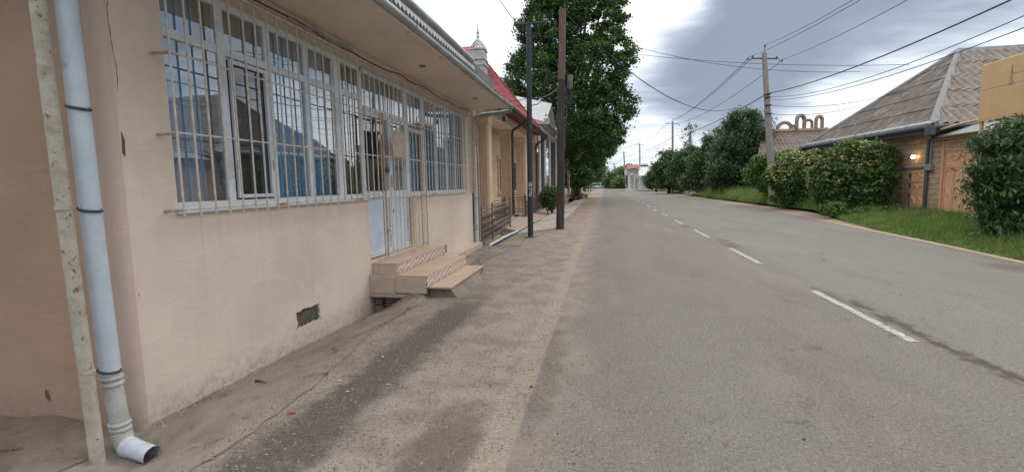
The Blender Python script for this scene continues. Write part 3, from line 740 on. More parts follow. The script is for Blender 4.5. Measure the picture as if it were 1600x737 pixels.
# --- downpipe at the far end of the house
fp = empty('downpipe', (0, 0, 0)); fp.parent = house; fp.location = Vector(LEFT((-3.05, 11.24, .15)))-HB
fp['label'] = 'grey downpipe bent back from the gutter end to the wall'
H().tube([(-2.128, 11.08, 3.35), (-2.14, 11.12, 3.29), (-2.35, 11.16, 3.27), (-2.85, 11.22, 3.24), (-2.98, 11.22, 3.20), (-3.05, 11.22, 3.05), (-3.06, 11.22, 2.3)], .050, 14).build('bent_pipe', 'galv', fp, smooth=True)
H().tube([(-3.06, 11.22, 3.33), (-3.06, 11.22, 2.0), (-3.05, 11.22, 1.3), (-3.04, 11.2, .16)], .052, 14).build('pipe', 'pvc_pipe', fp, smooth=True)
for z in (1.31, 2.38, .62, .55): H().tube([(-3.05, 11.21, z-.015), (-3.05, 11.21, z+.015)], .06, 14).build('collar', 'bars_rust', fp, smooth=True)
cmr = H().box(-2.36, -2.28, 11.2, 11.32, 3.08, 3.20).build('security_camera', 'strap', house, bevel=.015)
# gas pipe
H().tube([(-3.0, 11.36, .15), (-3.0, 11.36, 1.9), (-3.04, 11.36, 3.0)], .022, 8).build('gas_pipe', 'bars_rust', house, smooth=True)
house.rotation_euler = (.004, 0, 0)

# ================================================================ ENTRANCE STEPS
st = empty('entrance_steps', LEFT((-2.9, 6.9, .0)), 'three tiled entrance steps with scallop patterned risers below the pale door', 'steps')
def tiles(mat, x0, x1, y0, y1, z0, z1, ny, nx=1, g_=.004):
    for i in range(ny):
        for j in range(nx):
            a, b_ = lerp(y0, y1, i/ny), lerp(y0, y1, (i+1)/ny); c, d = lerp(x0, x1, j/nx), lerp(x0, x1, (j+1)/nx)
            o = H().box(c+g_/2, d-g_/2, a+g_/2, b_-g_/2, z0, z1)
            # centre the mesh on its own origin so that pattern repeats with each piece
            ob = o.build('tile', mat, st, bevel=.002)
core = H(); core.box(HW+.002, -2.752, 5.99, 7.92, .13, .575); core.box(-2.752, -2.312, 5.90, 7.72, .13, .43)
core.build('concrete_core', 'yard', st)
tiles('tile', HW+.002, -2.735, 5.975, 7.94, .577, .592, 5)
tiles('tile', -2.738, -2.295, 5.885, 7.76, .432, .446, 5)
tiles('tile_scallop', -2.750, -2.738, 5.99, 7.92, .448, .575, 6)
tiles('tile_scallop', -2.31, -2.298, 5.90, 7.74, .285, .430, 6)
# side cladding facing the camera
for (c, d, z0, z1) in ((HW+.002, -3.02, .438, .575), (-3.015, -2.742, .438, .575), (HW+.002, -2.735, .205, .433), (-2.730, -2.305, .215, .430)):
    H().box(c, d, 5.868 if z1 < .5 else 5.968, 5.885 if z1 < .5 else 5.985, z0, z1).build('tile', 'tile_side', st, bevel=.002)
H().box(HW+.002, -2.735, 5.88, 5.99, .43, .437).build('ledge', 'tile_side', st)
H().box(HW+.002, -2.46, 5.86, 5.95, .155, .2).build('lintel_board', 'tile', st)
H().box(-2.296, -1.99, 5.96, 7.74, .262, .285).build('loose_plate', 'tile', st, bevel=.003)
H().prism([(-2.296, 6.0, .02), (-1.90, 6.0, .12), (-1.97, 6.0, .205), (-2.01, 6.0, .260), (-2.296, 6.0, .260)], (0, 1.72, 0)).build('bedding', 'apron', st)
# stacked stones in the recess
for (c, d, z0, z1, yy_) in ((HW+.01, -2.99, .02, .15, 5.98), (HW+.0, -2.98, -.12, .01, 5.97), (-2.975, -2.72, -.10, .13, 6.05), (HW+.02, -2.9, -.3, -.13, 5.98)):
    H().box(c, d, yy_, yy_+.2, z0, z1).build('stone', 'stone', st, bevel=.012)
H().box(HW+.002, -2.5, 6.35, 6.40, -.35, .15).build('recess_back', 'dark', st)
# low tiled ledge along the wall right of the steps
ld = empty('wall_ledge', LEFT((-3.05, 9.5, .2)), 'low tiled ledge along the foot of the peach wall, right of the steps', 'ledge')
for i in range(9):
    a = 7.95+i*.36
    H().box(HW+.003, -2.93+.004*i, a+.002, a+.356, -.05, .235+.004*i).build('tile', 'tile_side', ld, bevel=.004)
H().box(HW+.003, -2.31, 7.75, 8.7, .12, .28).build('concrete_block', 'apron', ld, bevel=.01)

# ================================================================ NEIGHBOURING HOUSE (columns, red roof)
MT['cream'] = M('cream_render', (.78, .62, .45), (.66, .52, .37), .85, 4, spots=[((.28, .22, .165), 6, .60, .75)])
MT['cream2'] = M('fluted_stone_render', (.74, .57, .42), (.62, .48, .35), .85, 5)
MT['red_tile'] = M('red_metal_tile', (.30, .035, .042), (.22, .026, .034), .75, 6, bmp=.1)
MT['maroon'] = M('maroon_fascia', (.17, .045, .035), (.12, .035, .03), .6, 5)
MT['brown_pipe'] = M('brown_gutter', (.075, .06, .055), (.05, .042, .04), .4, 8, metal=.3)
MT['iron'] = M('weathered_iron', (.10, .095, .095), (.17, .15, .135), .55, 20, metal=.3, bmp=.1)
MT['tan_tile'] = M('tan_floor_tile', (.36, .28, .225), (.30, .235, .19), .55, 4, rnd=.08)
MT['fig'] = M('finial_metal', (.50, .51, .52), (.34, .35, .36), .5, 14, metal=.3)
CX_ = -3.9
nb = empty('colonnade_house', LEFT((-4.5, 20, .2)), 'cream house with a fluted colonnade and a steep red tiled roof, second on the left', 'house')
mb = H(); mb.box(-5.1, -4.9, 11.6, 28.0, -.2, 4.0); mb.box(-9, -5.1, 11.8, 28.1, -.2, 4.4); mb.build('wall', 'cream', nb)
for k in range(14):
    H().box(-4.9, -4.885, 11.7, 27.9, .42+k*.255, .42+k*.255+.235).build('stone_course', 'cream', nb, bevel=.006)
H().box(-9, -3.55, 15.6, 28, -.1, .298).build('floor_slab', 'tan_tile', nb)
H().box(-5.0, -3.86, 11.6, 28.0, 4.02, 4.06).build('ceiling', 'soffit', nb)
fz = H(); fz.box(-4.36, -3.9, 11.5, 28.05, 4.061, 4.46); fz.box(-4.38, -3.86, 11.49, 28.07, 4.30, 4.36); fz.box(-4.38, -3.875, 11.49, 28.07, 4.12, 4.15)
fz.build('frieze', 'cream', nb)
H().box(-4.38, -3.85, 11.5, 28.06, 3.955, 4.018).build('frieze_moulding', 'cream', nb, bevel=.01)
colr = None
for i, yc in enumerate((16.2, 20.3, 24.0, 27.7, 12.2)):
    # the face turned to the camera is fluted
    c = empty('column', (0, 0, 0)); c.parent = nb; c.location = Vector(LEFT((-4.15, yc, .3)))-Vector(LEFT((-4.5, 20, .2)))
    s0 = H(); s0.box(-4.40, -3.92, yc-.0+.02, yc+.55, .3, 3.95); s0.build('shaft', 'cream2', c)
    fl = H()
    for k in range(5): fl.box(-4.385+k*.093, -4.385+k*.093+.055, yc-.012, yc+.02, .62, 3.72)
    for k in range(4): fl.box(-3.922, -3.905, yc+.05+k*.125, yc+.05+k*.125+.08, .62, 3.72)
    fl.build('fluting', 'cream2', c)
    for z, h_ in ((.3, .26), (.56, .05), (3.74, .06), (3.80, .15)): H().box(-4.43, -3.885, yc-.03, yc+.58, z, z+h_).build('moulding', 'cream', c, bevel=.01)
# windows in the recessed wall
for yc in (18.6, 22.4, 26.0, 14.2):
    wn = empty('window', (0, 0, 0)); wn.parent = nb; wn.location = Vector(LEFT((-4.88, yc, 1.5)))-Vector(LEFT((-4.5, 20, .2)))
    mb = H(); mb.box(-4.9, -4.80, yc-.55, yc-.43, 1.35, 2.85); mb.box(-4.9, -4.80, yc+.43, yc+.55, 1.35, 2.85); mb.box(-4.9, -4.79, yc-.6, yc+.6, 2.85, 3.0); mb.box(-4.9, -4.76, yc-.6, yc+.6, 1.22, 1.35)
    mb.build('surround', 'cream', wn)
    H().box(-4.884, -4.872, yc-.43, yc+.43, 1.35, 2.85).build('pane', 'glass_dark', wn)
    gr_ = H()
    for q in range(4): gr_.tube([(-4.81, yc-.3+q*.2, 1.36), (-4.81, yc-.3+q*.2, 2.84)], .012, 5)
    for q in range(3): gr_.tube([(-4.81+.0, yc+.25*math.cos(a), 1.75+q*.35+.14*math.sin(a)) for a in np.linspace(0, 6.28, 10)], .012, 5)
    gr_.build('window_grille', 'iron', wn)
# roof of red metal tiles: stepped waves laid course by course
ea = [(-3.32, 12.2, 4.40), (-3.32, 27.2, 4.40)]; tp = 3.2
rows = 14
for k in range(rows):
    v0, v1 = k/rows, (k+1)/rows; mb = H()
    def P(u, v, lift):
        ya = 13.2+10.8*v; yb = 27.2-tp*v
        return (-3.32-tp*v, lerp(ya, yb, u), 4.40+tp*1.30*v+lift)
    n = 150
    for a_ in range(n):
        w0 = .022*math.sin(a_*math.pi*.66); w1 = .022*math.sin((a_+1)*math.pi*.66)
        mb.quad(P(a_/n, v0, .045+w0), P((a_+1)/n, v0, .045+w1), P((a_+1)/n, v1+.01, w1), P(a_/n, v1+.01, w0))
    mb.quad(P(1, v0, .03), (-9, 27.2-tp*v0, 4.40+tp*1.3*v0), (-9, 27.2-tp*v1, 4.40+tp*1.3*v1), P(1, v1, .0))
    mb.build('roof_tile_course', 'red_tile', nb)
rd = H(); 
for k in range(16):
    v = k/16; p = (-3.32-tp*v, 27.2-tp*v, 4.43+tp*1.3*v); q = (-3.32-tp*(v+1/16), 27.2-tp*(v+1/16), 4.43+tp*1.3*(v+1/16)); rd.tube([p, q], [.085, .065], 8)
rd.build('hip_cap', 'red_tile', nb)
H().quad((-3.32, 13.2, 4.42), (-6.52, 24.0, 8.56), (-9.7, 24.0, 8.56), (-9.7, 13.2, 4.42)).build('roof_slope', 'red_tile', nb)
H().box(-9.6, -3.92, 12.2, 13.5, 4.1, 4.38).build('parapet', 'cream', nb)
H().prism([(-3.30, 12.1, 4.37), (-3.90, 12.1, 4.46), (-3.90, 12.1, 4.43), (-3.30, 12.1, 4.33)], (0, 15.3, 0)).build('eave_board', 'maroon', nb)
H().box(-3.33, -3.29, 12.1, 27.4, 4.25, 4.42).build('fascia', 'maroon', nb)
gutter(H, -3.245, 4.385, .075, 12.1, 27.4, dents=False).build('gutter', 'brown_pipe', nb, smooth=True)
gj = H()
for k in range(34):
    y = 12.3+k*.45; gj.tube([(-3.245+.08*math.cos(a), y, 4.385+.08*math.sin(a)) for a in np.linspace(-3.3, .5, 8)], .012, 4)
gj.build('gutter_clip', 'brown_pipe', nb)
for yy_, endc in ((20.15, 1), (27.3, 0)):
    H().tube([(-3.25, yy_, 4.33), (-3.27, yy_, 4.22), (-3.6, yy_-.02, 4.02), (-3.78, yy_-.03, 3.93), (-3.82, yy_-.03, 3.75), (-3.82, yy_-.03, 2.0), (-3.82, yy_-.03, .42), (-3.74, yy_-.03, .33), (-3.62, yy_-.03, .36)], .055, 10).build('downpipe', 'brown_pipe', nb, smooth=True)
H().tube([(-4.35, 15.75, .3), (-4.35, 15.75, 4.1)], .10, 8).build('downpipe', 'brown_pipe', nb)
# ornamental rainwater turret at the near corner of the eave
tu = empty('roof_turret', LEFT((-3.65, 14.0, 4.3)), 'grey metal roof turret with an openwork onion cap and spike above the eave', 'turret')
tx, ty = -3.62, 14.0
def sq(w_, z0, z1, nm, mt_='fig'): H().box(tx-w_, tx+w_, ty-w_, ty+w_, z0, z1).build(nm, mt_, tu, bevel=.012)
H().prism([(tx-.13, ty-.13, 4.2), (tx+.13, ty-.13, 4.2), (tx+.13, ty+.13, 4.2), (tx-.13, ty+.13, 4.2)], (0, 0, .5)).build('neck', 'fig', tu)
sq(.17, 4.62, 4.80, 'base'); sq(.21, 4.80, 5.06, 'block'); sq(.24, 5.06, 5.12, 'cornice'); sq(.205, 5.12, 5.22, 'block'); sq(.235, 5.22, 5.27, 'cornice'); sq(.21, 5.27, 5.50, 'block'); sq(.235, 5.50, 5.53, 'cornice')
for k in range(3): H().lathe((tx-.12+k*.12, ty-.23, 4.84), [(.03, 0), (.05, .06), (.03, .13)], 8).build('rosette', 'fig', tu)
def og(t_): return .235*max(0, math.cos(t_*math.pi/2))**.75*(1-.35*t_)+.012, .46*t_
lt = H()
for s_ in (1, -1):
    for k in range(14):
        pts = []
        for i in range(9):
            t_ = i/8; r, z = og(t_); a = 2*math.pi*k/14+s_*t_*1.5; pts.append((tx+r*math.cos(a), ty+r*math.sin(a), 5.53+z*.72))
        lt.tube(pts, .0085, 4, cap=False)
for t_ in (.0, .3): 
    r, z = og(t_); lt.tube([(tx+r*math.cos(a), ty+r*math.sin(a), 5.535+z*.72) for a in np.linspace(0, 6.28, 20)], .009, 4)
lt.build('openwork_cap', 'fig', tu)
H().lathe((tx, ty, 5.88), [(.02, 0), (.05, .04), (.02, .08), (.035, .13), (.045, .16), (.02, .22), (.012, .30), (.003, .42)], 8).build('spike', 'fig', tu)

# iron fences
def fence(root_name, label, A, B, h, posts, group='iron fences in front of the colonnade house'):
    A, B = Vector(A), Vector(B); L = (B-A).length; d = (B-A)/L
    r0 = empty(root_name, LEFT(tuple(A)), label, 'fence', group)
    def pt(s_, z): p = A+d*s_; return (p.x, p.y, p.z+z)
    for s_ in posts:
        mb = H(); mb.tube([pt(s_*L, -.02), pt(s_*L, h+.06)], .028, 4); mb.lathe(pt(s_*L, h+.06), [(.02, 0), (.035, .03), (.02, .06), (.003, .10)], 8)
        mb.build('post', 'iron', r0)
    for z, rr in ((h, .020), (h-.10, .014), (.36, .012), (.24, .012), (.08, .016)):
        H().tube([pt(0, z), pt(L, z)], rr, 5).build('rail', 'iron', r0)
    nb_ = int(L/.16)
    for i in range(nb_):
        s_ = (i+.5)*L/nb_
        H().tube([pt(s_, .08), pt(s_, h-.1)], .009, 4).build('bar', 'iron', r0)
    sc = H()
    for i in range(nb_):
        s_ = (i+.5)*L/nb_; 
        for cz, rr in ((h-.2, .055), (.46, .06), (.30, .05), (.165, .055)):
            sc.tube([pt(s_+rr*math.cos(a), cz+rr*math.sin(a)) for a in np.linspace(0, 5.2, 9)], .009, 4)
    sc.build('scrollwork', 'iron', r0, kind='stuff')
    return r0
fence('iron_fence', 'wrought iron fence with scrollwork, joined to the pipe of the peach house', (-3.02, 11.5, .13), (-3.06, 15.5, .27), .84, (0.02, .33, 1))
fence('iron_fence', 'long wrought iron fence beyond the dark steel pole', (-3.38, 20.7, .22), (-3.42, 29.5, .34), .84, (0, .33, .66, 1))
fence('iron_gate', 'short open wrought iron gate standing across the porch, facing the camera', (-3.95, 20.7, .24), (-3.42, 20.66, .24), .86, (0, 1), None)
fence('iron_railing', 'low iron railing between the first two cream columns', (-4.35, 16.85, .3), (-4.2, 20.2, .3), .72, (0, 1), None)
# forecourt: tan paving, trench with a white pipe, kerb
fc = H(); fc.prism([(-3.56, 15.45, .285), (-2.78, 15.45, .13), (-2.78, 15.45, -.2), (-3.56, 15.45, -.2)], (0, 22, 0)); tag(fc.build('tiled_forecourt', 'tan_tile'), kind='structure')
fc = H(); fc.box(-5, -3.0, 11.3, 15.44, -.3, .09); tag(fc.build('forecourt_bed', 'yard'), kind='structure')
tag(H().box(-2.99, -2.66, 11.35, 15.43, -.4, .0).build('drain_channel', 'dark'), kind='structure')
tag(H().box(-2.775, -2.70, 15.45, 40, -.3, .03).build('drain_channel', 'dark'), kind='structure')
tag(H().prism([(-2.655, 11.3, -.2), (-2.655, 11.3, .145), (-2.36, 11.3, .135), (-2.30, 11.3, -.2)], (0, 4.4, 0)).build('drain_kerb', 'apron'), kind='structure')
tag(H().tube([(-2.82, 11.5, .14), (-2.82, 13.2, .15), (-2.80, 15.3, .13)], .038, 12).build('loose_pipe', 'pvc_frame', smooth=True), 'long white plastic pipe lying along the open drain', 'pipe')
for i, (a, b_, xx_) in enumerate(((11.6, 13.9, -3.2), (12.2, 14.8, -3.32), (12.0, 15.2, -3.44))):
    H().tube([(xx_, a, .13), (xx_+.03, b_, .15)], .035, 6)
tag(H().prism([(-3.16, 12.0, .1), (-3.05, 12.0, .1), (-3.03, 13.9, .1), (-3.14, 14.0, .1)], (0, 0, .06)).build('timber_plank', 'cardboard'), 'short weathered plank on the rubble inside the near iron fence', 'plank')
tag(H().prism([(-3.36, 12.6, .1), (-3.24, 12.6, .1), (-3.2, 14.9, .1), (-3.3, 15.0, .1)], (0, 0, .07)).build('timber_plank', 'stone'), 'grey stone strip lying beside the plank behind the near iron fence', 'slab')
# pale pavement slabs, each laid a little apart
for (a, b_, x0_, x1_) in ((17.3, 21.9, -2.84, -1.75), (22.0, 29.0, -2.9, -1.78), (29.1, 38.0, -2.95, -1.85), (38.1, 50, -3.0, -1.95)):
    mb = MB(); mb.prism([(x0_, a if a > 18 else 15.6, -.1), (x1_, a, -.1), (x1_, b_, -.1), (x0_, b_, -.1)], (0, 0, .145)); tag(mb.build('pavement', 'slab'), kind='structure')
tag(MB().prism([(-2.84, 12.42, -.1), (-2.2, 12.42, -.1), (-2.5, 15.5, -.1), (-2.84, 15.55, -.1)], (0, 0, .125)).build('pavement', 'apron'), kind='structure')

# ================================================================ VERANDA HOUSE (white posts, grey metal roof)
MT['white'] = M('white_paint', (.68, .68, .66), (.55, .55, .53), .5, 6)
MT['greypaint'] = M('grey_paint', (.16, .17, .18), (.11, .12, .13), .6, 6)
MT['metal_roof'] = M('pale_metal_roof', (.46, .48, .49), (.36, .38, .39), .45, 4, metal=.3, stretch=(1, 1, .3))
vh = empty('veranda_house', (-5, 36, 0), 'white posted veranda house with a pale grey metal gable roof beyond the red roof', 'house')
VX = -4.05
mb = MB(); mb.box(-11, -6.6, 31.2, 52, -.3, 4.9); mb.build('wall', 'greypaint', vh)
for px in (843.0, 851.4, 858.6, 868.5, 872.0):
    p = at(px, 250, x=VX); MB().tube([(VX, p[1], .2), (VX, p[1], 5.1)], .085, 8).build('post', 'white', vh)
for px in (847.5, 864.0):
    p = at(px, 250, x=VX-.25); MB().box(VX-.5, VX-.1, p[1]-.1, p[1]+.25, .2, 5.1).build('pillar', 'greypaint', vh)
MB().box(-6.6, VX+.25, 30.5, 52, -.2, .28).build('floor_slab', 'tan_tile', vh)
MB().box(VX-.15, VX+.12, 30.4, 50, 5.1, 5.35).build('beam', 'white', vh)
MB().prism([(VX+.5, 30.3, 5.40), (VX+.5, 30.3, 5.52), (-7.5, 30.3, 6.6), (-11, 30.3, 5.4)], (0, 20, 0)).build('roof', 'metal_roof', vh)
gutter(MB, VX+.55, 5.45, .10, 30.3, 50, dents=False).build('gutter', 'greypaint', vh, smooth=True)
# cross gable
A_ = Vector(at(806, 150, y=36)); B_ = Vector(at(862, 162, y=34.5)); C_ = Vector(at(850, 198, y=31.5)); D_ = Vector(at(800, 190, y=33)); E_ = Vector(at(868, 199, y=38)); 
gbm = MB(); gbm.prism([A_, B_, C_, D_], (0, .06, -.05)); gbm.build('gable_roof', 'metal_roof', vh)
gbm = MB(); gbm.prism([A_, B_, E_, E_+Vector((-4, 0, 0))], (0, .06, -.05)); gbm.build('gable_roof', 'metal_roof', vh)
MB().prism([B_+Vector((-.35, 0, -.12)), C_+Vector((-.3, .3, 0)), C_+Vector((-.3, .3, -.5)), E_+Vector((-.3, 0, -.5)), E_+Vector((-.3, 0, 0))], (-.12, 0, 0)).build('gable_panel', 'cream', vh)
MB().tube([D_+Vector((0, -.05, 0)), C_+Vector((0, -.05, 0))], .09, 8).build('eave_trim', 'white', vh)
for px, py, yy_, s_ in ((853, 188, 31.5, 1.0), (868.5, 210, 36, 1.0)):
    p = at(px, py, y=yy_)
    MB().lathe((p[0], p[1], p[2]-.35), [(.10*s_, 0), (.17*s_, .12), (.06*s_, .22), (.14*s_, .34), (.16*s_, .45), (.05*s_, .60), (.09*s_, .72), (.02*s_, .85), (.005, 1.1)], 10).build('finial', 'fig', vh, smooth=True)
for k in range(4):
    yy_ = 33+k*3.6
    MB().box(-6.6, -6.55, yy_, yy_+1.3, 1.2, 3.0).build('window', 'glass_dark', vh); MB().box(-6.62, -6.52, yy_-.12, yy_, 1.1, 3.1).build('window_frame', 'white', vh)

# ================================================================ POLES
MT['steel_dark'] = M('dark_painted_steel', (.030, .036, .045), (.055, .062, .07), .45, 12, metal=.4)
MT['wood'] = M('weathered_pole_wood', (.072, .055, .048), (.040, .032, .029), .9, 3, stretch=(9, 9, .5), bmp=.5, bdist=.01, spots=[((.13, .11, .10), 2.2, .55, .66)])
MT['wood_red'] = M('reddish_pole_wood', (.155, .095, .080), (.09, .065, .058), .9, 3, stretch=(9, 9, .5), bmp=.5, bdist=.01, spots=[((.24, .19, .165), 3, .5, .65)])
MT['conc_pole'] = M('concrete_pole', (.33, .31, .29), (.25, .235, .22), .9, 5, stretch=(1, 1, .4), bmp=.3)
MT['rusty_white'] = M('rusty_white_column', (.55, .50, .45), (.40, .17, .10), .7, 5, spots=[((.32, .12, .07), 3, .5, .62)])
MT['cable'] = M('black_cable', (.05, .055, .065), rough=.6, bmp=0)
MT['cer'] = M('insulator', (.10, .09, .09), (.2, .19, .18), .3, 20)
# dark steel pole with painted number
b0 = at(829, 371, z=.0)
sp_ = empty('steel_pole', b0, 'slim dark steel pole with white painted numbers 842 near its foot, nearest the fences', 'pole')
topz = at(829.5, 37, y=b0[1])[2]
MB().tube([(b0[0], b0[1], -.02), (b0[0]+.01, b0[1], 2.6), (b0[0]+.03, b0[1], topz)], [.085, .083, .078], 12).build('shaft', 'steel_dark', sp_, smooth=True)
MB().tube([(b0[0], b0[1], -.05), (b0[0], b0[1], .03)], .16, 12).build('footing', 'apron', sp_)
MB().tube([(b0[0]-.42, b0[1], topz), (b0[0]+.55, b0[1], topz)], .03, 6).build('crossarm', 'steel_dark', sp_)
for dx_ in (-.38, -.12, .2, .5): MB().lathe((b0[0]+dx_, b0[1], topz+.02), [(.02, 0), (.045, .05), (.02, .09), (.035, .13), (.01, .18)], 8).build('insulator', 'cer', sp_)
for z, s_ in ((3.95, -1), (4.0, 1), (5.0, 1), (3.25, 1)):
    MB().tube([(b0[0]+s_*.08, b0[1], z), (b0[0]+s_*.28, b0[1]-.02, z+.03), (b0[0]+s_*.36, b0[1]-.03, z+.10)], .014, 5).build('hook', 'strap', sp_)
SEG = {'8': [((0, 0), (1, 0)), ((0, 1), (1, 1)), ((0, 2), (1, 2)), ((0, 0), (0, 2)), ((1, 0), (1, 2))], '4': [((0, 2), (0, 1)), ((0, 1), (1, 1)), ((1, 2), (1, 0))], '2': [((0, 2), (1, 2)), ((1, 2), (1, 1)), ((0, 1), (1, 1)), ((0, 1), (0, 0)), ((0, 0), (1, 0))]}
MT['numwhite'] = M('white_number_paint', (.72, .72, .70), rough=.7)
vx, vy = b0[0]/math.hypot(b0[0], b0[1]), b0[1]/math.hypot(b0[0], b0[1])
for ch, py in (('8', 288.5), ('4', 296), ('2', 303)):
    zc = at(829, py, y=b0[1])[2]; mb = MB()
    for (a, b_) in SEG[ch]:
        def q(p): 
            u = (p[0]-.5)*.075; w_ = (p[1]-1)*.055; ang = math.atan2(-vy, -vx)+math.pi/2*0
            # wrap on the shaft, centred on the side towards the road and the camera
            th = math.atan2(-1, .35)+u/.086
            return (b0[0]+.086*math.cos(th), b0[1]+.086*math.sin(th), zc+w_)
        mb.tube([q(a), q(((a[0]+b_[0])/2, (a[1]+b_[1])/2)), q(b_)], .011, 4)
    mb.build('painted_number', 'numwhite', sp_)
# wooden pole
b1 = at(875, 358, z=.0)
wp = empty('wooden_pole', b1, 'brown timber utility pole with a lamp can and coiled cable, left of the road', 'utility pole')
tz = at(878.5, 15, y=b1[1])[2]; tx1 = at(878.5, 15, y=b1[1])[0]
pts = [(lerp(b1[0], tx1, t_)+.012*math.sin(t_*9), b1[1], lerp(-.05, tz, t_)) for t_ in np.linspace(0, 1, 14)]
MB().tube(pts[:10], [.150-.003*i for i in range(10)], 14).build('lower_shaft', 'wood', wp, smooth=True)
MB().tube(pts[9:], [.122, .121, .120, .118, .116], 14).build('upper_shaft', 'wood_red', wp, smooth=True)
pm = pts[9]
MB().lathe((pm[0], pm[1], pm[2]-.04), [(.135, 0), (.14, .03), (.13, .06)], 14).build('band', 'strap', wp)
cl = at(892, 118, y=b1[1]-.1)
MB().lathe((cl[0]-.03, b1[1]-.05, cl[2]-.45), [(.075, 0), (.085, .1), (.10, .42), (.085, .46), (.02, .48)], 14).build('lamp_can', 'iron', wp, smooth=True)
MB().tube([(pm[0]+.1, pm[1], cl[2]+.05), (cl[0]-.06, b1[1]-.05, cl[2]+.06), (cl[0]-.03, b1[1]-.05, cl[2])], .014, 6).build('lamp_arm', 'strap', wp)
for k in range(3):
    c0 = at(887, 150, y=b1[1]-.12)
    MB().tube([(c0[0]+(.09+.01*k)*math.cos(a)+.01*k, b1[1]-.13-.02*k, c0[2]+(.24+.02*k)*math.sin(a)) for a in np.linspace(0, 6.28, 18)], .016, 5).build('cable_coil', 'cable', wp)
MB().tube([(c0[0], b1[1]-.14, c0[2]+.5), (c0[0]-.02, b1[1]-.15, c0[2]+.2), (c0[0]-.03, b1[1]-.16, c0[2]-.5), (b1[0]+.09, b1[1]-.14, 1.2)], .012, 5).build('cable_drop', 'cable', wp)
# rusty column with rungs
b2 = Vector(at(888.5, 306, x=-3.75)); t2 = at(888, 193, y=b2.y)
rpz = empty('rusty_column', b2, 'thin red rusted white column with short cross bars before the plane trees', 'pole')
MB().tube([b2, (t2[0], b2.y, t2[2])], [.13, .11], 10).build('shaft', 'rusty_white', rpz, smooth=True)
for py in (193, 217, 241, 252, 264):
    z = at(888, py, y=b2.y)[2]; MB().tube([(b2.x-.36, b2.y, z), (b2.x+.36, b2.y, z)], .035, 5).build('cross_bar', 'rusty_white', rpz)
for dx_ in (-.3, .0, .3): MB().tube([(t2[0]+dx_, b2.y, t2[2]), (t2[0]+dx_, b2.y, t2[2]+.3)], .025, 5).build('peg', 'rusty_white', rpz)

def cpole(label, base, top, r0, r1, arm=True, group='concrete utility poles'):
    base, top = Vector(base), Vector(top); d = (top-base).normalized()
    e = empty('utility_pole', base, label, 'utility pole', group)
    MB().tube([base-Vector((0, 0, .1)), base.lerp(top, .5), top], [r0, (r0+r1)/2, r1], 8).build('shaft', 'conc_pole', e, smooth=True)
    if arm:
        c = top-d*.35; MB().tube([c+Vector((-.75, 0, .06)), c+Vector((.75, 0, -.06))], .045, 5).build('crossarm', 'strap', e)
        for dx_, dz_ in ((-1.0, .02), (-.72, .14), (.72, .0), (1.05, -.22), (0, .75)):
            MB().tube([c+Vector((dx_*.75, 0, .0)), c+Vector((dx_*.9, 0, dz_-.06)), c+Vector((dx_, 0, dz_))], .02, 4).build('bracket', 'strap', e)
            MB().lathe(tuple(c+Vector((dx_, 0, dz_-.06))), [(.03, 0), (.075, .05), (.05, .1), (.07, .14), (.02, .2)], 8).build('insulator', 'cer', e)
    return e
PY = 34.5
pb = at(1208, 300, y=PY); pb = (pb[0]+.03, PY, .1); pt_ = at(1194, 83, y=PY)
e = cpole('tall concrete utility pole rising out of the flowering hedge, with crossarm and insulators', pb, pt_, .26, .145)
for py in (148, 153, 165, 178):
    z = at(1200, py, y=PY)[2]; x_ = lerp(pt_[0], pb[0], (pt_[2]-z)/pt_[2])
    MB().box(x_-.22, x_+.22, PY-.22, PY-.12, z-.03, z+.03).build('clamp', 'strap', e)
p2b = at(1051, 292, y=82); p2t = at(1051, 190, y=82); cpole('dark concrete utility pole behind the leafy right trees, second from the hedge', (p2b[0], 82, 0), p2t, .2, .15)
p3b = at(1081, 290, y=80); p3t = at(1078.5, 206, y=80); cpole('plain concrete pole among twiggy branches on the right', (p3b[0], 80, 0), p3t, .2, .16, arm=False)
p4b = at(1000, 296, y=128); p4t = at(999.5, 224, y=128); cpole('grey concrete pole beside the far pale building', (p4b[0], 128, -.1), p4t, .22, .17)
p5b = at(978.5, 292, y=165); p5t = at(974.5, 237, y=165); cpole('leaning pale pole before the far treeline right of the road end', (p5b[0], 165, 0), p5t, .28, .22)
p6b = at(959.5, 291, y=190); p6t = at(959.5, 255, y=190); cpole('far pole nearest to the end of the road', (p6b[0], 190, 0), p6t, .26, .2)
p7b = at(905.5, 304, y=88); p7t = at(906.5, 236, y=88); cpole('greenish grey pole in the shade of the plane trees left of the road', (p7b[0], 88, 0), p7t, .27, .2, arm=False)

# ---- overhead cables
def wire(a, b, sag, r, label, n=24):
    a, b = Vector(a), Vector(b); pts = []
    for i in range(n+1):
        t_ = i/n; p = a.lerp(b, t_); p.z -= sag*4*t_*(1-t_); pts.append(p)
    return tag(MB().tube(pts, r, 5).build('overhead_cable', 'cable', smooth=True), label, 'cable', 'overhead cables')
ptv = Vector(pt_); c_ = ptv-Vector((0, 0, .35))
wire(ptv+Vector((0, 0, .5)), at(1400, -40, y=14), .15, .012, 'upper of the two close wires climbing to the top edge from the tall pole')
wire(ptv+Vector((-.9, 0, -.2)), at(1420, -44, y=14), .15, .012, 'lower of the two close wires climbing to the top edge from the tall pole')
wire(ptv+Vector((1.05, 0, -.5)), at(1470, -28, y=14), .15, .012, 'single thin wire climbing right from the outer insulator of the tall pole')
zz = lambda py: at(1200, py, y=PY)[2]; xx2 = lambda z: lerp(pt_[0], pb[0], (pt_[2]-z)/pt_[2])
wire((xx2(zz(147)), PY-.2, zz(147)), at(1700, -56, y=12), .35, .024, 'thick black cable rising from the tall pole to the upper right')
wire((xx2(zz(152)), PY-.2, zz(152)), at(1700, -20, y=12), .6, .013, 'thin wire just under the thick black cable on the right')
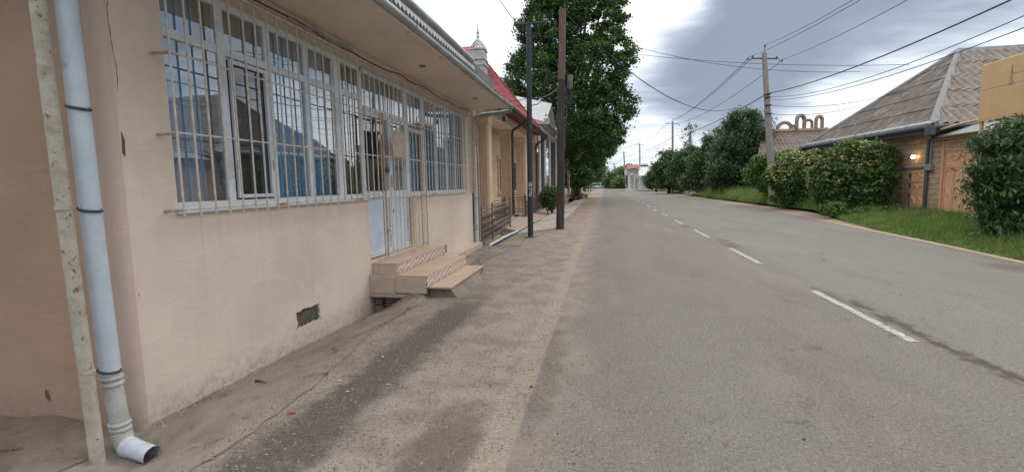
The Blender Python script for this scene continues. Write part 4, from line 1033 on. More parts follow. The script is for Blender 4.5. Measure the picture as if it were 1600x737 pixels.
wire((xx2(zz(157)), PY-.2, zz(157)), at(1700, 4, y=12), .5, .013, 'thin wire crossing the sky above the hipped roof to the right edge')
wire((xx2(zz(165)), PY-.2, zz(165)), at(1420, 142, y=26), .35, .014, 'wire from the tall pole touching the hipped roof slope')
wire((xx2(zz(178)), PY-.2, zz(178)), at(1345, 166, y=30), .25, .014, 'lowest wire between the tall pole and the hipped roof')
P2 = Vector(p2t); P4 = Vector(p4t); P5 = Vector(p5t); P6 = Vector(p6t)
wire(c_+Vector((-1.0, 0, 0)), P2+Vector((-.8, 0, -.2)), .6, .02, 'outermost left wire from the tall pole down to the dark pole')
wire(c_+Vector((-.72, 0, .1)), P2+Vector((.0, 0, .3)), .6, .02, 'second wire from the tall pole down to the dark pole')
wire(c_+Vector((1.05, 0, -.2)), P2+Vector((.8, 0, -.3)), .7, .02, 'wire from the right insulator of the tall pole to the dark pole')
wire((xx2(zz(147)), PY, zz(147)), P2+Vector((0, 0, -2.4)), .5, .032, 'thick cable from the tall pole down behind the right trees')
wire(P2+Vector((0, 0, -2.4)), P4+Vector((0, 0, -1.8)), .6, .04, 'thick cable from the dark pole to the grey far pole')
wire(P2+Vector((-.8, 0, -3.4)), P4+Vector((-.3, 0, -2.4)), .5, .03, 'middle wire from the dark pole to the grey far pole')
wire(P2+Vector((0, 0, -4.3)), P4+Vector((0, 0, -3.3)), .6, .03, 'lower wire from the dark pole to the grey far pole')
wire(P2+Vector((-.8, 0, -.2)), P4+Vector((-.8, 0, 0)), .9, .02, 'highest wire from the dark pole to the grey far pole')
wire(P4+Vector((0, 0, -1.8)), P5+Vector((0, 0, -1.6)), .5, .05, 'thick cable between the grey far pole and the leaning pole')
wire(P4+Vector((-.5, 0, -.1)), at(905, 228, y=100), .9, .04, 'wire from the grey far pole across the road into the plane trees')
wire(P5+Vector((0, 0, -1.6)), P6+Vector((0, 0, -.6)), .4, .05, 'farthest cable before the end of the road')
wire((tx1+.08, b1[1], tz-.12), at(1150, 168, y=38), 1.35, .021, 'sagging black cable from the timber pole top across the road')
wire(at(955, 62, y=46), at(1345, 112, y=44), .9, .020, 'pale wire crossing from the plane tree towards the hipped roof, falling to the right')
wire(at(955, 80, y=48), at(1420, 101, y=44), .5, .020, 'nearly level wire crossing from the plane tree to the right')
wire((b1[0]+.03, b1[1]-.1, at(877, 136, y=b1[1])[2]), (b0[0]+.02, b0[1], at(830, 152, y=b0[1])[2]), .16, .018, 'short cable between the timber pole and the dark steel pole')
wire((b0[0]-.38, b0[1], topz+.1), at(640, -220, y=9), .1, .010, 'thin wire leaving the dark steel pole towards the upper left')
wire((b0[0], b0[1], at(830, 152, y=b0[1])[2]), at(786, 158, y=15), .05, .012, 'service wire from the dark steel pole to the red roof eave')
wire((b0[0]+.3, b0[1], topz+.1), at(862, 150, y=38), .5, .014, 'thin wire falling behind the timber pole in front of the plane tree')

# ================================================================ HIPPED ROOF HOUSE ACROSS THE ROAD
MT['block'] = M('tan_stone_block', (.56, .41, .29), (.42, .30, .21), .95, 7, rnd=.35, bmp=.5, bdist=.008, spots=[((.32, .25, .19), 5, .58, .72)])
MT['mortar'] = M('mortar', (.26, .20, .15), (.13, .10, .08), .95, 9)
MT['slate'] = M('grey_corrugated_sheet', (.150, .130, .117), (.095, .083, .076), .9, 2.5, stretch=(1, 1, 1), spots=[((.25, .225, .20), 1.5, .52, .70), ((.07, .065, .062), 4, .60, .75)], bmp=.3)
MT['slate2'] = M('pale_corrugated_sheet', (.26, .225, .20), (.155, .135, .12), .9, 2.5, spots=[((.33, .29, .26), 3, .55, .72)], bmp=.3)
MT['hipcap'] = M('pale_ridge_metal', (.34, .345, .345), (.25, .255, .255), .6, 4)
MT['peach_gate'] = M('peach_painted_gate', (.80, .48, .30), (.70, .41, .26), .5, 5)
MT['drain'] = M('dark_blue_drainpipe', (.10, .12, .15), (.07, .085, .10), .5, 8)
MT['tan_sheet'] = M('tan_sheet_metal', (.66, .45, .24), (.58, .40, .21), .6, 2.2, bmp=.04)
HX = 12.8
hb = empty('hipped_house', (HX, 22.3, .1), 'tan block house with a big grey corrugated hipped roof across the road', 'house')
MB().box(HX+.07, HX+.35, 22.3, 34.6, -.3, 3.72).build('wall_core', 'mortar', hb)
MB().box(HX+.35, 26, 22.3, 22.6, -.3, 3.72).build('side_wall', 'mortar', hb)
MB().box(13.2, 26, 22.7, 34.4, 3.5, 3.7).build('ceiling', 'mortar', hb)
def blocks(x, ya, yb, za, zb, parent, holes=(), bl=.43, bh=.205):
    r = random.Random(3); row = 0; z = za; src = {}
    while z < zb-.05:
        y = ya-(bl/2 if row % 2 else 0)
        while y < yb:
            a, b_ = max(y, ya), min(y+bl, yb)
            if b_-a > .06:
                c = (a+b_)/2
                if not any(h[0] < c < h[1] and h[2] < z+bh/2 < h[3] for h in holes):
                    key = round(b_-a, 2)
                    if key not in src:
                        m0 = MB(); w_ = (b_-a)/2-.007; h2 = bh/2-.007
                        m0.box(-.06, .0, -w_, w_, -h2, h2); o = m0.build('brick', 'block', None); o.parent = parent; src[key] = o
                        o.location = Vector((x+.06, c, z+bh/2))-worldloc(parent)
                    else:
                        o = share(src[key], 'brick', (x+.06+r.uniform(-.012, .010), c, z+bh/2), parent, (r.uniform(-.01, .01), 0, r.uniform(-.012, .012)))
            y += bl
        z += bh; row += 1
blocks(HX, 22.34, 29.6, -.05, 3.66, hb, [(22.34, 23.62, -1, 2.02)])
MB().box(HX+.02, HX+.1, 29.6, 34.6, -.3, 3.6).build('rendered_wall', 'block', hb)
E1 = Vector(at(1457, 194, x=12.3)); E2 = Vector(at(1257, 228.5, x=12.3)); ym = (E1.y+E2.y)/2
AP = Vector(at(1497, 80, y=ym)); E3 = Vector((AP.x+(AP.x-E1.x)+6, E1.y, E1.z)); AQ = Vector((AP.x+6.5, AP.y, AP.z))
print('roof', E1, E2, AP)
def facet(A, B, P, Q, rows, lam, amp, mat, parent):
    """corrugated facet over base A->B rising to P (above A side) and Q (above B side)"""
    A, B, P, Q = map(Vector, (A, B, P, Q)); d = (B-A); L = d.length; d /= L
    up = (P-A); sP = up.dot(d); sQ = (Q-A).dot(d); perp = up-d*sP; H_ = perp.length; pn = perp/H_; nrm = d.cross(pn)
    if nrm.z < 0: nrm = -nrm
    for k in range(rows):
        v0, v1 = k/rows, min(1, (k+1)/rows+.012); mb = MB()
        s0a, s0b = sP*v0, lerp(L, sQ, v0); s1a, s1b = sP*v1, lerp(L, sQ, v1)
        n = int(L/lam*6); ss = np.linspace(min(s0a, s1a, 0), max(L, s0b), n)
        def pt(s_, v, lo, hi, lift):
            s_c = min(max(s_, lo), hi)
            return A+d*s_c+pn*(H_*v)+nrm*(amp*math.sin(2*math.pi*s_/lam)+lift*.6+.008*math.sin(s_*2.1+k))
        prev = None
        for s_ in ss:
            a = pt(s_, v0, min(s0a, s0b), s0b, .045); b_ = pt(s_, v1, min(s1a, s1b), s1b, .0); c = a-nrm*.03
            if prev is not None and ((a-prev[0]).length > 1e-4 or (b_-prev[1]).length > 1e-4):
                mb.quad(prev[0], a, b_, prev[1]); mb.quad(prev[2], c, a, prev[0])
            prev = (a, b_, c)
        mb.build('roof_sheet_course', mat, parent, smooth=False)
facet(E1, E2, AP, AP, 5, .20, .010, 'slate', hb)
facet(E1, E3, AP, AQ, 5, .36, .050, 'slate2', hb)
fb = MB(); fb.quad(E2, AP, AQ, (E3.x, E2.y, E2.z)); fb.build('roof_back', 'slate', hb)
def cap(a, b_, w_, mat='hipcap', n=14):
    a, b_ = Vector(a), Vector(b_); up = Vector((0, 0, 1)); s_ = (b_-a).cross(up).normalized()
    for i in range(n):
        p, q = a.lerp(b_, i/n), a.lerp(b_, (i+1.03)/n); l0 = .05; 
        MB().prism([p+s_*w_-up*.10, p+up*(.13), p-s_*w_-up*.10, p-s_*w_-up*.14, p+up*.08, p+s_*w_-up*.14], tuple(q-p)).build('ridge_cap', mat, hb)
cap(E1+Vector((0, 0, .03)), AP, .14); cap(E2+Vector((0, 0, .0)), AP, .06); cap(AP, AQ, .09, n=8)
MB().prism([E1+Vector((-.02, 0, -.02)), E1+Vector((.25, 0, -.10)), E1+Vector((.25, 0, -.32)), E1+Vector((-.02, 0, -.30))], tuple(E2-E1)).build('fascia', 'drain', hb)
gm = MB(); L_ = (E2-E1).length; dE = (E2-E1)/L_
for i in range(int(L_/.13)):
    p = E1+dE*(i*.13); gm.tube([p+Vector((-.16, 0, .0)), p+Vector((.25, 0, .17))], .05, 5)
gm.build('corrugated_eave_strip', 'galv', hb)
gm = MB(); gm.tube([E1+Vector((-.12, 0, -.09)), E2+Vector((-.12, 0, -.09))], .085, 8); gm.build('gutter', 'drain', hb)
gm = MB(); gm.tube([E1+Vector((0, -.06, -.09)), (22, E1.y-.06, E1.z-.09)], .085, 8); gm.build('gutter', 'drain', hb)
MB().box(E1.x-.2, E1.x+.05, E1.y-.15, E1.y+.12, E1.z-.42, E1.z-.05).build('rainwater_head', 'drain', hb, bevel=.02)
MB().box(E2.x-.2, E2.x+.1, E2.y-.05, E2.y+.35, E2.z-.6, E2.z-.02).build('rainwater_head', 'drain', hb, bevel=.02)
MB().tube([(E1.x-.02, E1.y, E1.z-.4), (HX-.06, 22.28, 3.15), (HX-.09, 22.28, 2.6), (HX-.09, 22.30, 0)], .065, 8).build('downpipe', 'drain', hb, smooth=True)
MB().tube([(HX-.07, 22.12, 3.5), (HX-.08, 22.12, 2.1)], .03, 8).build('cable_duct', 'hipcap', hb)
MB().box(HX-.16, HX-.0, 21.95, 22.35, 1.92, 2.16).build('meter_box', 'hipcap', hb, bevel=.02)
MB().box(HX-.05, HX+.1, 22.36, 24.0, 2.06, 2.13).build('door_lintel', 'hipcap', hb)
# door with raised panels
dr = empty('door', (0, 0, 0)); dr.parent = hb; dr.location = Vector((HX+.05, 23.0, .05))-Vector((HX, 22.3, .1)); dr['label'] = 'peach panelled side door'
MB().box(HX+.03, HX+.08, 22.46, 23.46, -.1, 1.98).build('leaf', 'peach_gate', dr)
def relief(parent, x, ya, yb, za, zb, arch=True):
    yc = (ya+yb)/2; mb = MB(); w_ = .03
    pts = [(x, ya, za), (x, ya, zb-.12), (x, ya+.04, zb-.03), (x, yc, zb), (x, yb-.04, zb-.03), (x, yb, zb-.12), (x, yb, za), (x, ya, za)] if arch else [(x, ya, za), (x, ya, zb), (x, yb, zb), (x, yb, za), (x, ya, za)]
    mb.tube(pts, .038, 4); mb.build('panel_moulding', 'peach_gate', parent)
    zc = (za+zb)/2
    if arch:
        MB().prism([(x, yc-.10, zc-.16), (x, yc-.03, zc+.0), (x, yc+.10, zc+.16), (x, yc+.04, zc-.02)], (-.05, 0, 0)).build('raised_lozenge', 'peach_gate', parent)
    else:
        MB().tube([(x, yc-.28*(yb-ya), zc), (x, yc, zc+.09), (x, yc+.28*(yb-ya), zc), (x, yc, zc-.09), (x, yc-.28*(yb-ya), zc)], .032, 4).build('diamond_moulding', 'peach_gate', parent)
for a, b_ in ((22.56, 22.92), (23.0, 23.36)): relief(dr, HX+.03, a, b_, .1, 1.32)
relief(dr, HX+.03, 22.56, 23.36, 1.50, 1.86, False)
# lit lamp over the door
lp = Vector(at(1427, 245, x=HX-.16))
MTl, tl, bl_ = newmat('lit_bulb'); bl_.inputs['Emission Color'].default_value = (1, .62, .30, 1); bl_.inputs['Emission Strength'].default_value = 9; MT['bulb'] = MTl
lmp = empty('wall_lamp', lp, 'small lit round lamp on the block wall above the side door', 'lamp')
MB().lathe(tuple(lp-Vector((0, 0, .085))), [(.01, 0), (.06, .02), (.085, .085), (.06, .15), (.01, .17)], 12).build('bulb', 'bulb', lmp, smooth=True)
MB().tube([lp+Vector((0, 0, .08)), lp+Vector((.05, 0, .13)), (HX+.03, lp.y, lp.z+.08)], .015, 5).build('bracket', 'strap', lmp)
# pier and big gate
pr = empty('gate_pier', (HX, 21.95, .1), 'tan block pier between the drainpipe and the peach gate', 'pier')
MB().box(HX+.07, HX+.5, 21.62, 22.26, -.3, 3.25).build('core', 'mortar', pr)
blocks(HX, 21.6, 22.28, -.05, 3.2, pr, bl=.46)
gt = empty('yard_gate', (HX, 19.5, .1), 'large peach coloured metal yard gate with raised panels and a tin canopy', 'gate')
MB().box(HX+.06, HX+.10, 17.2, 21.5, -.05, 2.72).build('gate_leaf', 'peach_gate', gt)
for y in (21.52, 19.38, 17.2): MB().box(HX-.02, HX+.13, y-.05, y+.05, -.1, 3.0).build('gate_post', 'peach_gate', gt)
for z in (.12, 2.02, 2.68, 2.98): MB().box(HX+.03, HX+.12, 17.2, 21.5, z-.035, z+.035).build('gate_rail', 'peach_gate', gt)
for k in range(8):
    a = 21.42-.50*k-(.08 if k > 3 else 0); relief(gt, HX+.06, a-.42, a, .22, 1.92)
for k in range(4):
    a = 21.42-1.02*k-(.06 if k > 1 else 0); relief(gt, HX+.06, a-.94, a, 2.1, 2.6, False)
sc = MB()
for k in range(34):
    y = 17.35+k*.125; sc.tube([(HX+.07, y+.05*math.cos(a), 2.83+.09*math.sin(a)) for a in np.linspace(0, 6.28, 9)], .012, 4)
o = sc.build('crest_scrollwork', 'peach_gate', gt); o['kind'] = 'stuff'
MB().prism([(HX-.35, 17, 3.18), (HX+.7, 17, 3.55), (HX+.7, 17, 3.50), (HX-.35, 17, 3.13)], (0, 5.0, 0)).build('tin_canopy', 'roof_sheet', gt)
MB().box(HX-.0, HX+.12, 17.1, 22.2, 3.06, 3.14).build('canopy_rail', 'peach_gate', gt)
MB().tube([(HX-.1, 22.0, 3.42), (HX-.6, 19.8, 3.48), (11.6, 17.9, 3.42)], .04, 6).build('tan_pipe', 'tan_sheet', gt)

# tan sheet-metal box on posts at the right edge
bbx, by1, by0 = 11.5, 17.87, 10.5
bb = empty('sheet_metal_box', (bbx, by1, .1), 'tan sheet metal box raised on pipe posts before the gate at the right edge', 'raised box')
zb0, zb1 = 3.38, 5.06
MB().box(bbx, bbx+2.2, by0, by1, zb0, zb1).build('body', 'tan_sheet', bb, bevel=.03)
MB().box(bbx-.012, bbx+.001, by0, by1-.03, zb0+.03, 4.26).build('lower_panel', 'tan_sheet', bb); MB().box(bbx-.012, bbx+.001, 16.72, by1-.03, 4.275, 4.80).build('upper_panel', 'tan_sheet', bb)
MB().box(bbx-.010, bbx+.001, by0, 16.66, 4.275, 4.52).build('upper_panel', 'tan_sheet', bb); MB().box(bbx-.010, bbx+.001, by0, 16.66, 4.55, 4.80).build('upper_panel', 'tan_sheet', bb)
MB().box(bbx-.02, bbx+.02, by0, by1+.01, zb0-.05, zb0+.02).build('bottom_angle', 'tan_sheet', bb)
MB().box(bbx-.03, bbx+.0, 16.60, 16.75, 4.27, 4.36).build('hasp', 'bars_rust', bb); MB().box(bbx-.022, bbx, 16.675, 16.70, 4.3, 4.8).build('hasp_bar', 'bars_rust', bb)
for (x, y) in ((bbx+.05, by1-.10), (bbx+.05, 13.2), (bbx+2.1, by1-.1), (bbx+2.1, 13.2)): MB().tube([(x, y, -.1), (x, y, zb0)], .055, 8).build('post', 'tan_sheet', bb)
MB().tube([(bbx+.05, by1-.12, 2.75), (bbx+.05, by1-1.05, zb0-.03)], .035, 6).build('brace', 'tan_sheet', bb); MB().tube([(bbx+.05, by1-.1, 2.7), (bbx+1.0, by1-.1, zb0-.03)], .035, 6).build('brace', 'cardboard', bb)
for y in (17.2, 16.0, 14.8): MB().box(bbx+.02, bbx+2.15, y-.04, y+.04, zb0-.10, zb0-.052).build('joist', 'bars_rust', bb)

# ================================================================ BACK HOUSE WITH STONE ARCHES
bh = empty('arch_house', (17, 50, 0), 'low house behind the hedge with corrugated brown roof', 'house')
R0 = Vector(at(1190, 207, y=52)); R1 = Vector(at(1292, 205, y=52)); L0 = Vector(at(1184, 245, y=48)); L1 = Vector(at(1300, 243, y=48))
MT['brownroof'] = M('brown_corrugated_sheet', (.24, .20, .18), (.15, .12, .105), .9, 3, bmp=.2)
facet(L0, L1, R0, R1, 2, .34, .05, 'brownroof', bh)
MB().box(L0.x+.3, L1.x-.3, 48.3, 52.4, -.2, L0.z).build('wall', 'block', bh); MB().box(R0.x, R1.x, 51.9, 52.3, L0.z, R0.z).build('ridge_wall', 'block', bh)
MB().box(R0.x-.1, R1.x+.1, 51.8, 52.4, R0.z+.02, R0.z+.24).build('ridge_beam', 'block', bh)
MT['archstone'] = M('brown_arch_stone', (.36, .28, .23), (.22, .17, .14), .95, 4, bmp=.4)
for (px, hw, top, thick, rot_) in ((1226, 9.2, 195, 3.2, 0), (1251, 7.0, 187, 3.5, .5), (1280, 5.6, 189, 3.2, .5), (1263, 5.0, 193, 2.6, 0), (1238.5, 3.0, 199, 1.8, 0)):
    c = Vector(at(px, 204, y=52)); k_ = c.y/ (F_PX*1.0)*1.10; r_ = hw*k_*.9; hh = (204-top)*k_
    mb = MB(); pts = []
    for a in np.linspace(0, math.pi, 15): pts.append((c.x+r_*math.cos(a)*math.cos(rot_), 52.1+r_*math.cos(a)*math.sin(rot_), R0.z+.2+max(0, hh-r_)+min(r_, hh)*math.sin(a)))
    pts = [(pts[0][0], pts[0][1], R0.z+.15)]+pts+[(pts[-1][0], pts[-1][1], R0.z+.15)]
    ar = mb.tube(pts, thick*k_*.72, 6).build('arch', 'archstone', bh)

# ================================================================ FAR BUILDINGS
MT['far_red'] = M('faded_red_roof', (.30, .11, .085), (.22, .085, .07), .8, 3)
rb = empty('red_roof_building', (6, 112, 0), 'far pale building with a small red roof and a white porch on posts', 'building')
fy = 112
def fbx(x0, x1, ya, yb, y0_, y1_, nm, mt_, par):
    a = at(x0, yb, y=y0_); b_ = at(x1, ya, y=y0_); MB().box(a[0], b_[0], y0_, y1_, max(-.4, a[2]), b_[2]).build(nm, mt_, par)
fbx(979, 998, 264, 271, 112, 124, 'upper_wall', 'white', rb); fbx(986, 1003, 270, 298, 118, 130, 'wall', 'white', rb)
A = Vector(at(978, 265, y=111)); B = Vector(at(1000, 262, y=111))
MB().prism([A, A+Vector((.6, 6, 1.1)), B+Vector((0, 6, .9)), B], (0, .1, .12)).build('roof', 'far_red', rb)
for px in (982.0, 991.5): a = at(px, 292, y=111); MB().box(a[0]-.13, a[0]+.13, 111, 111.3, -.2, at(px, 270, y=111)[2]).build('porch_post', 'white', rb)
a = at(979, 292, y=109); b_ = at(999, 292, y=109); MB().box(a[0], b_[0]+1, 109, 118, -.2, .35).build('porch_step', 'white', rb)
fbx(979, 992, 271, 273.5, 111, 112, 'porch_beam', 'white', rb)
gb_ = empty('sheet_roof_building', (10, 115, 0), 'far grey building with a pale sheet metal roof beside the red roofed one', 'building')
fbx(1000, 1030, 276, 298, 108, 120, 'wall', 'galv_trim', gb_)
A = Vector(at(999, 275, y=107)); B = Vector(at(1036, 275, y=107))
for k in range(6): MB().prism([A.lerp(B, k/6), A.lerp(B, (k+.985)/6), A.lerp(B, (k+.985)/6)+Vector((0, 7, 2.1)), A.lerp(B, k/6)+Vector((0, 7, 2.1))], (0, 0, .1)).build('roof_sheet', 'metal_roof', gb_)

# ---- vehicles and people at the end of the road
MT['vanwhite'] = M('white_vehicle_paint', (.74, .77, .80), (.68, .71, .74), .25, 3, bmp=0)
MT['vglass'] = M('vehicle_glass', (.03, .04, .05), rough=.1, bmp=0, spec=.8)
MT['tyre'] = M('tyre_rubber', (.02, .02, .02), rough=.9)
vb = at(933, 290.5, y=205); vx0 = vb[0]
van = empty('minibus', (vx0, 205, 0), 'white minibus standing side on at the far end of the road', 'minibus')
prof = [(-2.9, .35), (-3.0, 1.0), (-2.75, 1.35), (-2.1, 2.05), (-1.5, 2.3), (2.6, 2.3), (2.95, 1.9), (3.0, .5), (2.9, .3)]
MB().prism([(vx0+a, 205, b_) for a, b_ in prof], (0, 1.9, 0)).build('body', 'vanwhite', van, bevel=.06)
for (a, b_) in ((-1.95, -1.0), (-.85, .2), (.35, 1.35), (1.5, 2.5)): MB().box(vx0+a, vx0+b_, 204.97, 205.0, 1.25, 1.95).build('window', 'vglass', van)
for a in (-1.9, 1.8):
    w_ = MB().tube([(vx0+a, 204.95, .36), (vx0+a, 205.2, .36)], .36, 14).build('wheel', 'tyre', van); MB().tube([(vx0+a, 204.92, .36), (vx0+a, 204.95, .36)], .2, 10).build('rim', 'vanwhite', w_)
MB().box(vx0-3.02, vx0-2.9, 204.99, 205.2, .75, .95).build('headlight', 'hipcap', van)
MB().box(vx0-3.05, vx0-2.9, 205, 206.9, .3, .5).build('bumper', 'greypaint', van)
cn = empty('white_canopy', (vx0+1, 214, 0), 'low white canopy roof behind the minibus at the end of the road', 'canopy')
MB().prism([(vx0-6, 212, 2.6), (vx0-3, 212, 3.6), (vx0+1.5, 212, 3.8), (vx0+5.5, 212, 3.0), (vx0+5.5, 212, 2.5)], (0, 6, 0)).build('roof', 'vanwhite', cn)
for a in (-5.7, -2, 2, 5.2): MB().box(vx0+a, vx0+a+.2, 212, 212.2, -.2, 2.7).build('post', 'vanwhite', cn)
MB().box(vx0-6, vx0+5.5, 217.8, 218, -.2, 2.6).build('back_wall', 'galv_trim', cn)
MT['cloth_dark'] = M('dark_clothes', (.035, .035, .045), rough=.9); MT['cloth_red'] = M('dark_red_jacket', (.11, .03, .02), rough=.9)
MT['skin'] = M('skin', (.42, .27, .20), rough=.7); MT['hair'] = M('dark_hair', (.02, .017, .015), rough=.8)
def figure(parent, joints, edges, mat):
    me = bpy.data.meshes.new('body'); me.from_pydata([j[0] for j in joints], edges, []); me.update()
    me.materials.append(MT[mat]); o = bpy.data.objects.new('body', me); COL.objects.link(o); o.parent = parent
    sk = o.modifiers.new('skin', 'SKIN'); 
    if not me.skin_vertices: me.attributes  # created below
    import bmesh
    bm = bmesh.new(); bm.from_mesh(me); ly = bm.verts.layers.skin.verify()
    for v, j in zip(bm.verts, joints): v[ly].radius = (j[1], j[1]*.8)
    bm.verts.ensure_lookup_table(); bm.verts[0][ly].use_root = True; bm.to_mesh(me); bm.free()
    ss = o.modifiers.new('subdivision', 'SUBSURF'); ss.levels = 1; ss.render_levels = 1
    return o
pp = at(929, 291.5, y=198)
p1_ = empty('person', (pp[0], 198, 0), 'person in dark clothes walking in front of the white minibus', 'person')
J = [((0, 0, .95), .14), ((0, 0, 1.25), .15), ((0, 0, 1.48), .10), ((0, -.02, 1.58), .06), ((-.2, 0, 1.42), .06), ((-.27, -.02, 1.13), .045), ((-.25, -.1, .88), .035), ((.2, 0, 1.42), .06), ((.26, .05, 1.13), .045), ((.27, .1, .88), .035), ((-.1, 0, .88), .10), ((-.11, -.12, .48), .07), ((-.12, -.06, .08), .045), ((-.12, -.2, .04), .04), ((.1, 0, .88), .10), ((.11, .08, .48), .07), ((.12, .22, .10), .045), ((.12, .10, .04), .04)]
Ed = [(0, 1), (1, 2), (2, 3), (2, 4), (4, 5), (5, 6), (2, 7), (7, 8), (8, 9), (0, 10), (10, 11), (11, 12), (12, 13), (0, 14), (14, 15), (15, 16), (16, 17)]
figure(p1_, J, Ed, 'cloth_dark')
MB().lathe((pp[0], 197.98, 1.56), [(.04, 0), (.085, .06), (.10, .14), (.08, .2)], 10).build('head', 'skin', p1_, smooth=True); MB().lathe((pp[0], 198.0, 1.68), [(.105, 0), (.105, .06), (.06, .12), (.01, .135)], 10).build('hair', 'hair', p1_, smooth=True)
mpp = at(954.5, 293.5, y=150); mx_ = mpp[0]
mc = empty('motorcycle', (mx_, 150, 0), 'dark motorcycle coming along the road, far away in the middle', 'motorcycle')
for yy_ in (149.35, 150.65):
    w_ = MB().tube([(mx_+.3*math.cos(a)*0, yy_+.31*math.cos(a), .32+.31*math.sin(a)) for a in np.linspace(0, 6.283, 20)], .05, 6).build('wheel', 'tyre', mc)
    MB().tube([(mx_-.05, yy_, .32), (mx_+.05, yy_, .32)], .09, 8).build('hub', 'greypaint', w_)
MB().prism([(mx_-.12, 149.6, .75), (mx_-.12, 150.3, .80), (mx_-.12, 150.75, .85), (mx_-.12, 150.4, .6), (mx_-.12, 149.9, .35), (mx_-.12, 149.6, .5)], (.24, 0, 0)).build('frame', 'cloth_red', mc, bevel=.03)
MB().tube([(mx_-.36, 149.6, 1.05), (mx_, 149.5, 1.0), (mx_+.36, 149.6, 1.05)], .02, 6).build('handlebar', 'greypaint', mc)
MB().tube([(mx_, 149.35, .32), (mx_, 149.55, .98)], .035, 6).build('fork', 'greypaint', mc); MB().lathe((mx_, 149.42, .82), [(.03, 0), (.09, .04), (.09, .12), (.03, .16)], 10).build('headlight', 'hipcap', mc)
rd_ = empty('person', (mx_, 150.1, .8), 'rider in a dark red jacket on the far motorcycle', 'person')
J2 = [((0, .1, 0.05), .15), ((0, .05, .35), .17), ((0, 0, .58), .11), ((0, -.03, .68), .06), ((-.22, 0, .52), .07), ((-.36, -.2, .32), .05), ((-.33, -.48, .27), .04), ((.22, 0, .52), .07), ((.36, -.2, .32), .05), ((.33, -.48, .27), .04), ((-.15, 0, .02), .10), ((-.24, -.38, -.05), .08), ((-.2, -.2, -.45), .05), ((-.2, -.32, -.5), .04), ((.15, 0, .02), .10), ((.24, -.38, -.05), .08), ((.2, -.2, -.45), .05), ((.2, -.32, -.5), .04)]
figure(rd_, J2, Ed, 'cloth_red')
MB().lathe((mx_, 150.05, 1.47), [(.04, 0), (.09, .06), (.10, .14), (.08, .2)], 10).build('head', 'skin', rd_, smooth=True); MB().lathe((mx_, 150.07, 1.58), [(.11, 0), (.11, .06), (.07, .12), (.01, .14)], 10).build('hair', 'hair', rd_, smooth=True)

# ================================================================ VEGETATION
def leafmat(name, c1, c2, c3, trans=.25, rough=.5):
    mt, t, b = newmat(name)
    at_ = t.n('ShaderNodeAttribute', attribute_name='tint').outputs['Fac']
    col = t.mix(t.step(at_, 0, .5), c1, c2); col = t.mix(t.step(at_, .5, 1), col, c3)
    t.put(b.inputs['Base Color'], col); b.inputs['Roughness'].default_value = rough; b.inputs['Specular IOR Level'].default_value = .35
    tl_ = t.n('ShaderNodeBsdfTranslucent'); t.L.new(col, tl_.inputs[0])
    m_ = t.n('ShaderNodeMixShader'); m_.inputs[0].default_value = trans
    t.L.new(b.outputs[0], m_.inputs[1]); t.L.new(tl_.outputs[0], m_.inputs[2]); t.L.new(m_.outputs[0], t.N['Material Output'].inputs[0])
    return mt
MT['plane_leaf'] = leafmat('plane_tree_leaves', (0.044, 0.088, 0.027), (0.069, 0.138, 0.040), (0.119, 0.206, 0.056))
MT['dark_leaf'] = leafmat('dark_green_leaves', (.058, .108, .044), (.090, .155, .058), (.15, .22, .09))
MT['blue_leaf'] = leafmat('grey_green_leaves', (.060, .105, .050), (.095, .150, .070), (.15, .21, .11))
MT['hedge_leaf'] = leafmat('hedge_leaves', (0.063, 0.119, 0.039), (0.098, 0.182, 0.049), (0.168, 0.266, 0.070))
MT['bright_leaf'] = leafmat('bright_green_leaves', (0.069, 0.138, 0.034), (0.115, 0.218, 0.052), (0.172, 0.299, 0.069))
MT['cream_flower'] = leafmat('cream_flower_heads', (0.345, 0.356, 0.149), (0.460, 0.460, 0.207), (0.598, 0.575, 0.299), .1)
MT['grass'] = leafmat('grass_blades', (0.095, 0.176, 0.038), (0.149, 0.257, 0.054), (0.297, 0.351, 0.108), .3)
MT['drygrass'] = leafmat('seeding_grass', (0.120, 0.192, 0.048), (0.240, 0.264, 0.096), (0.408, 0.360, 0.180), .3)
MT['bark'] = M('grey_bark', (.13, .11, .09), (.07, .06, .05), .95, 5, stretch=(3, 3, .6), bmp=.5, bdist=.02)
MT['bark_pale'] = M('pale_bark', (.30, .28, .24), (.17, .15, .13), .9, 4, bmp=.3)

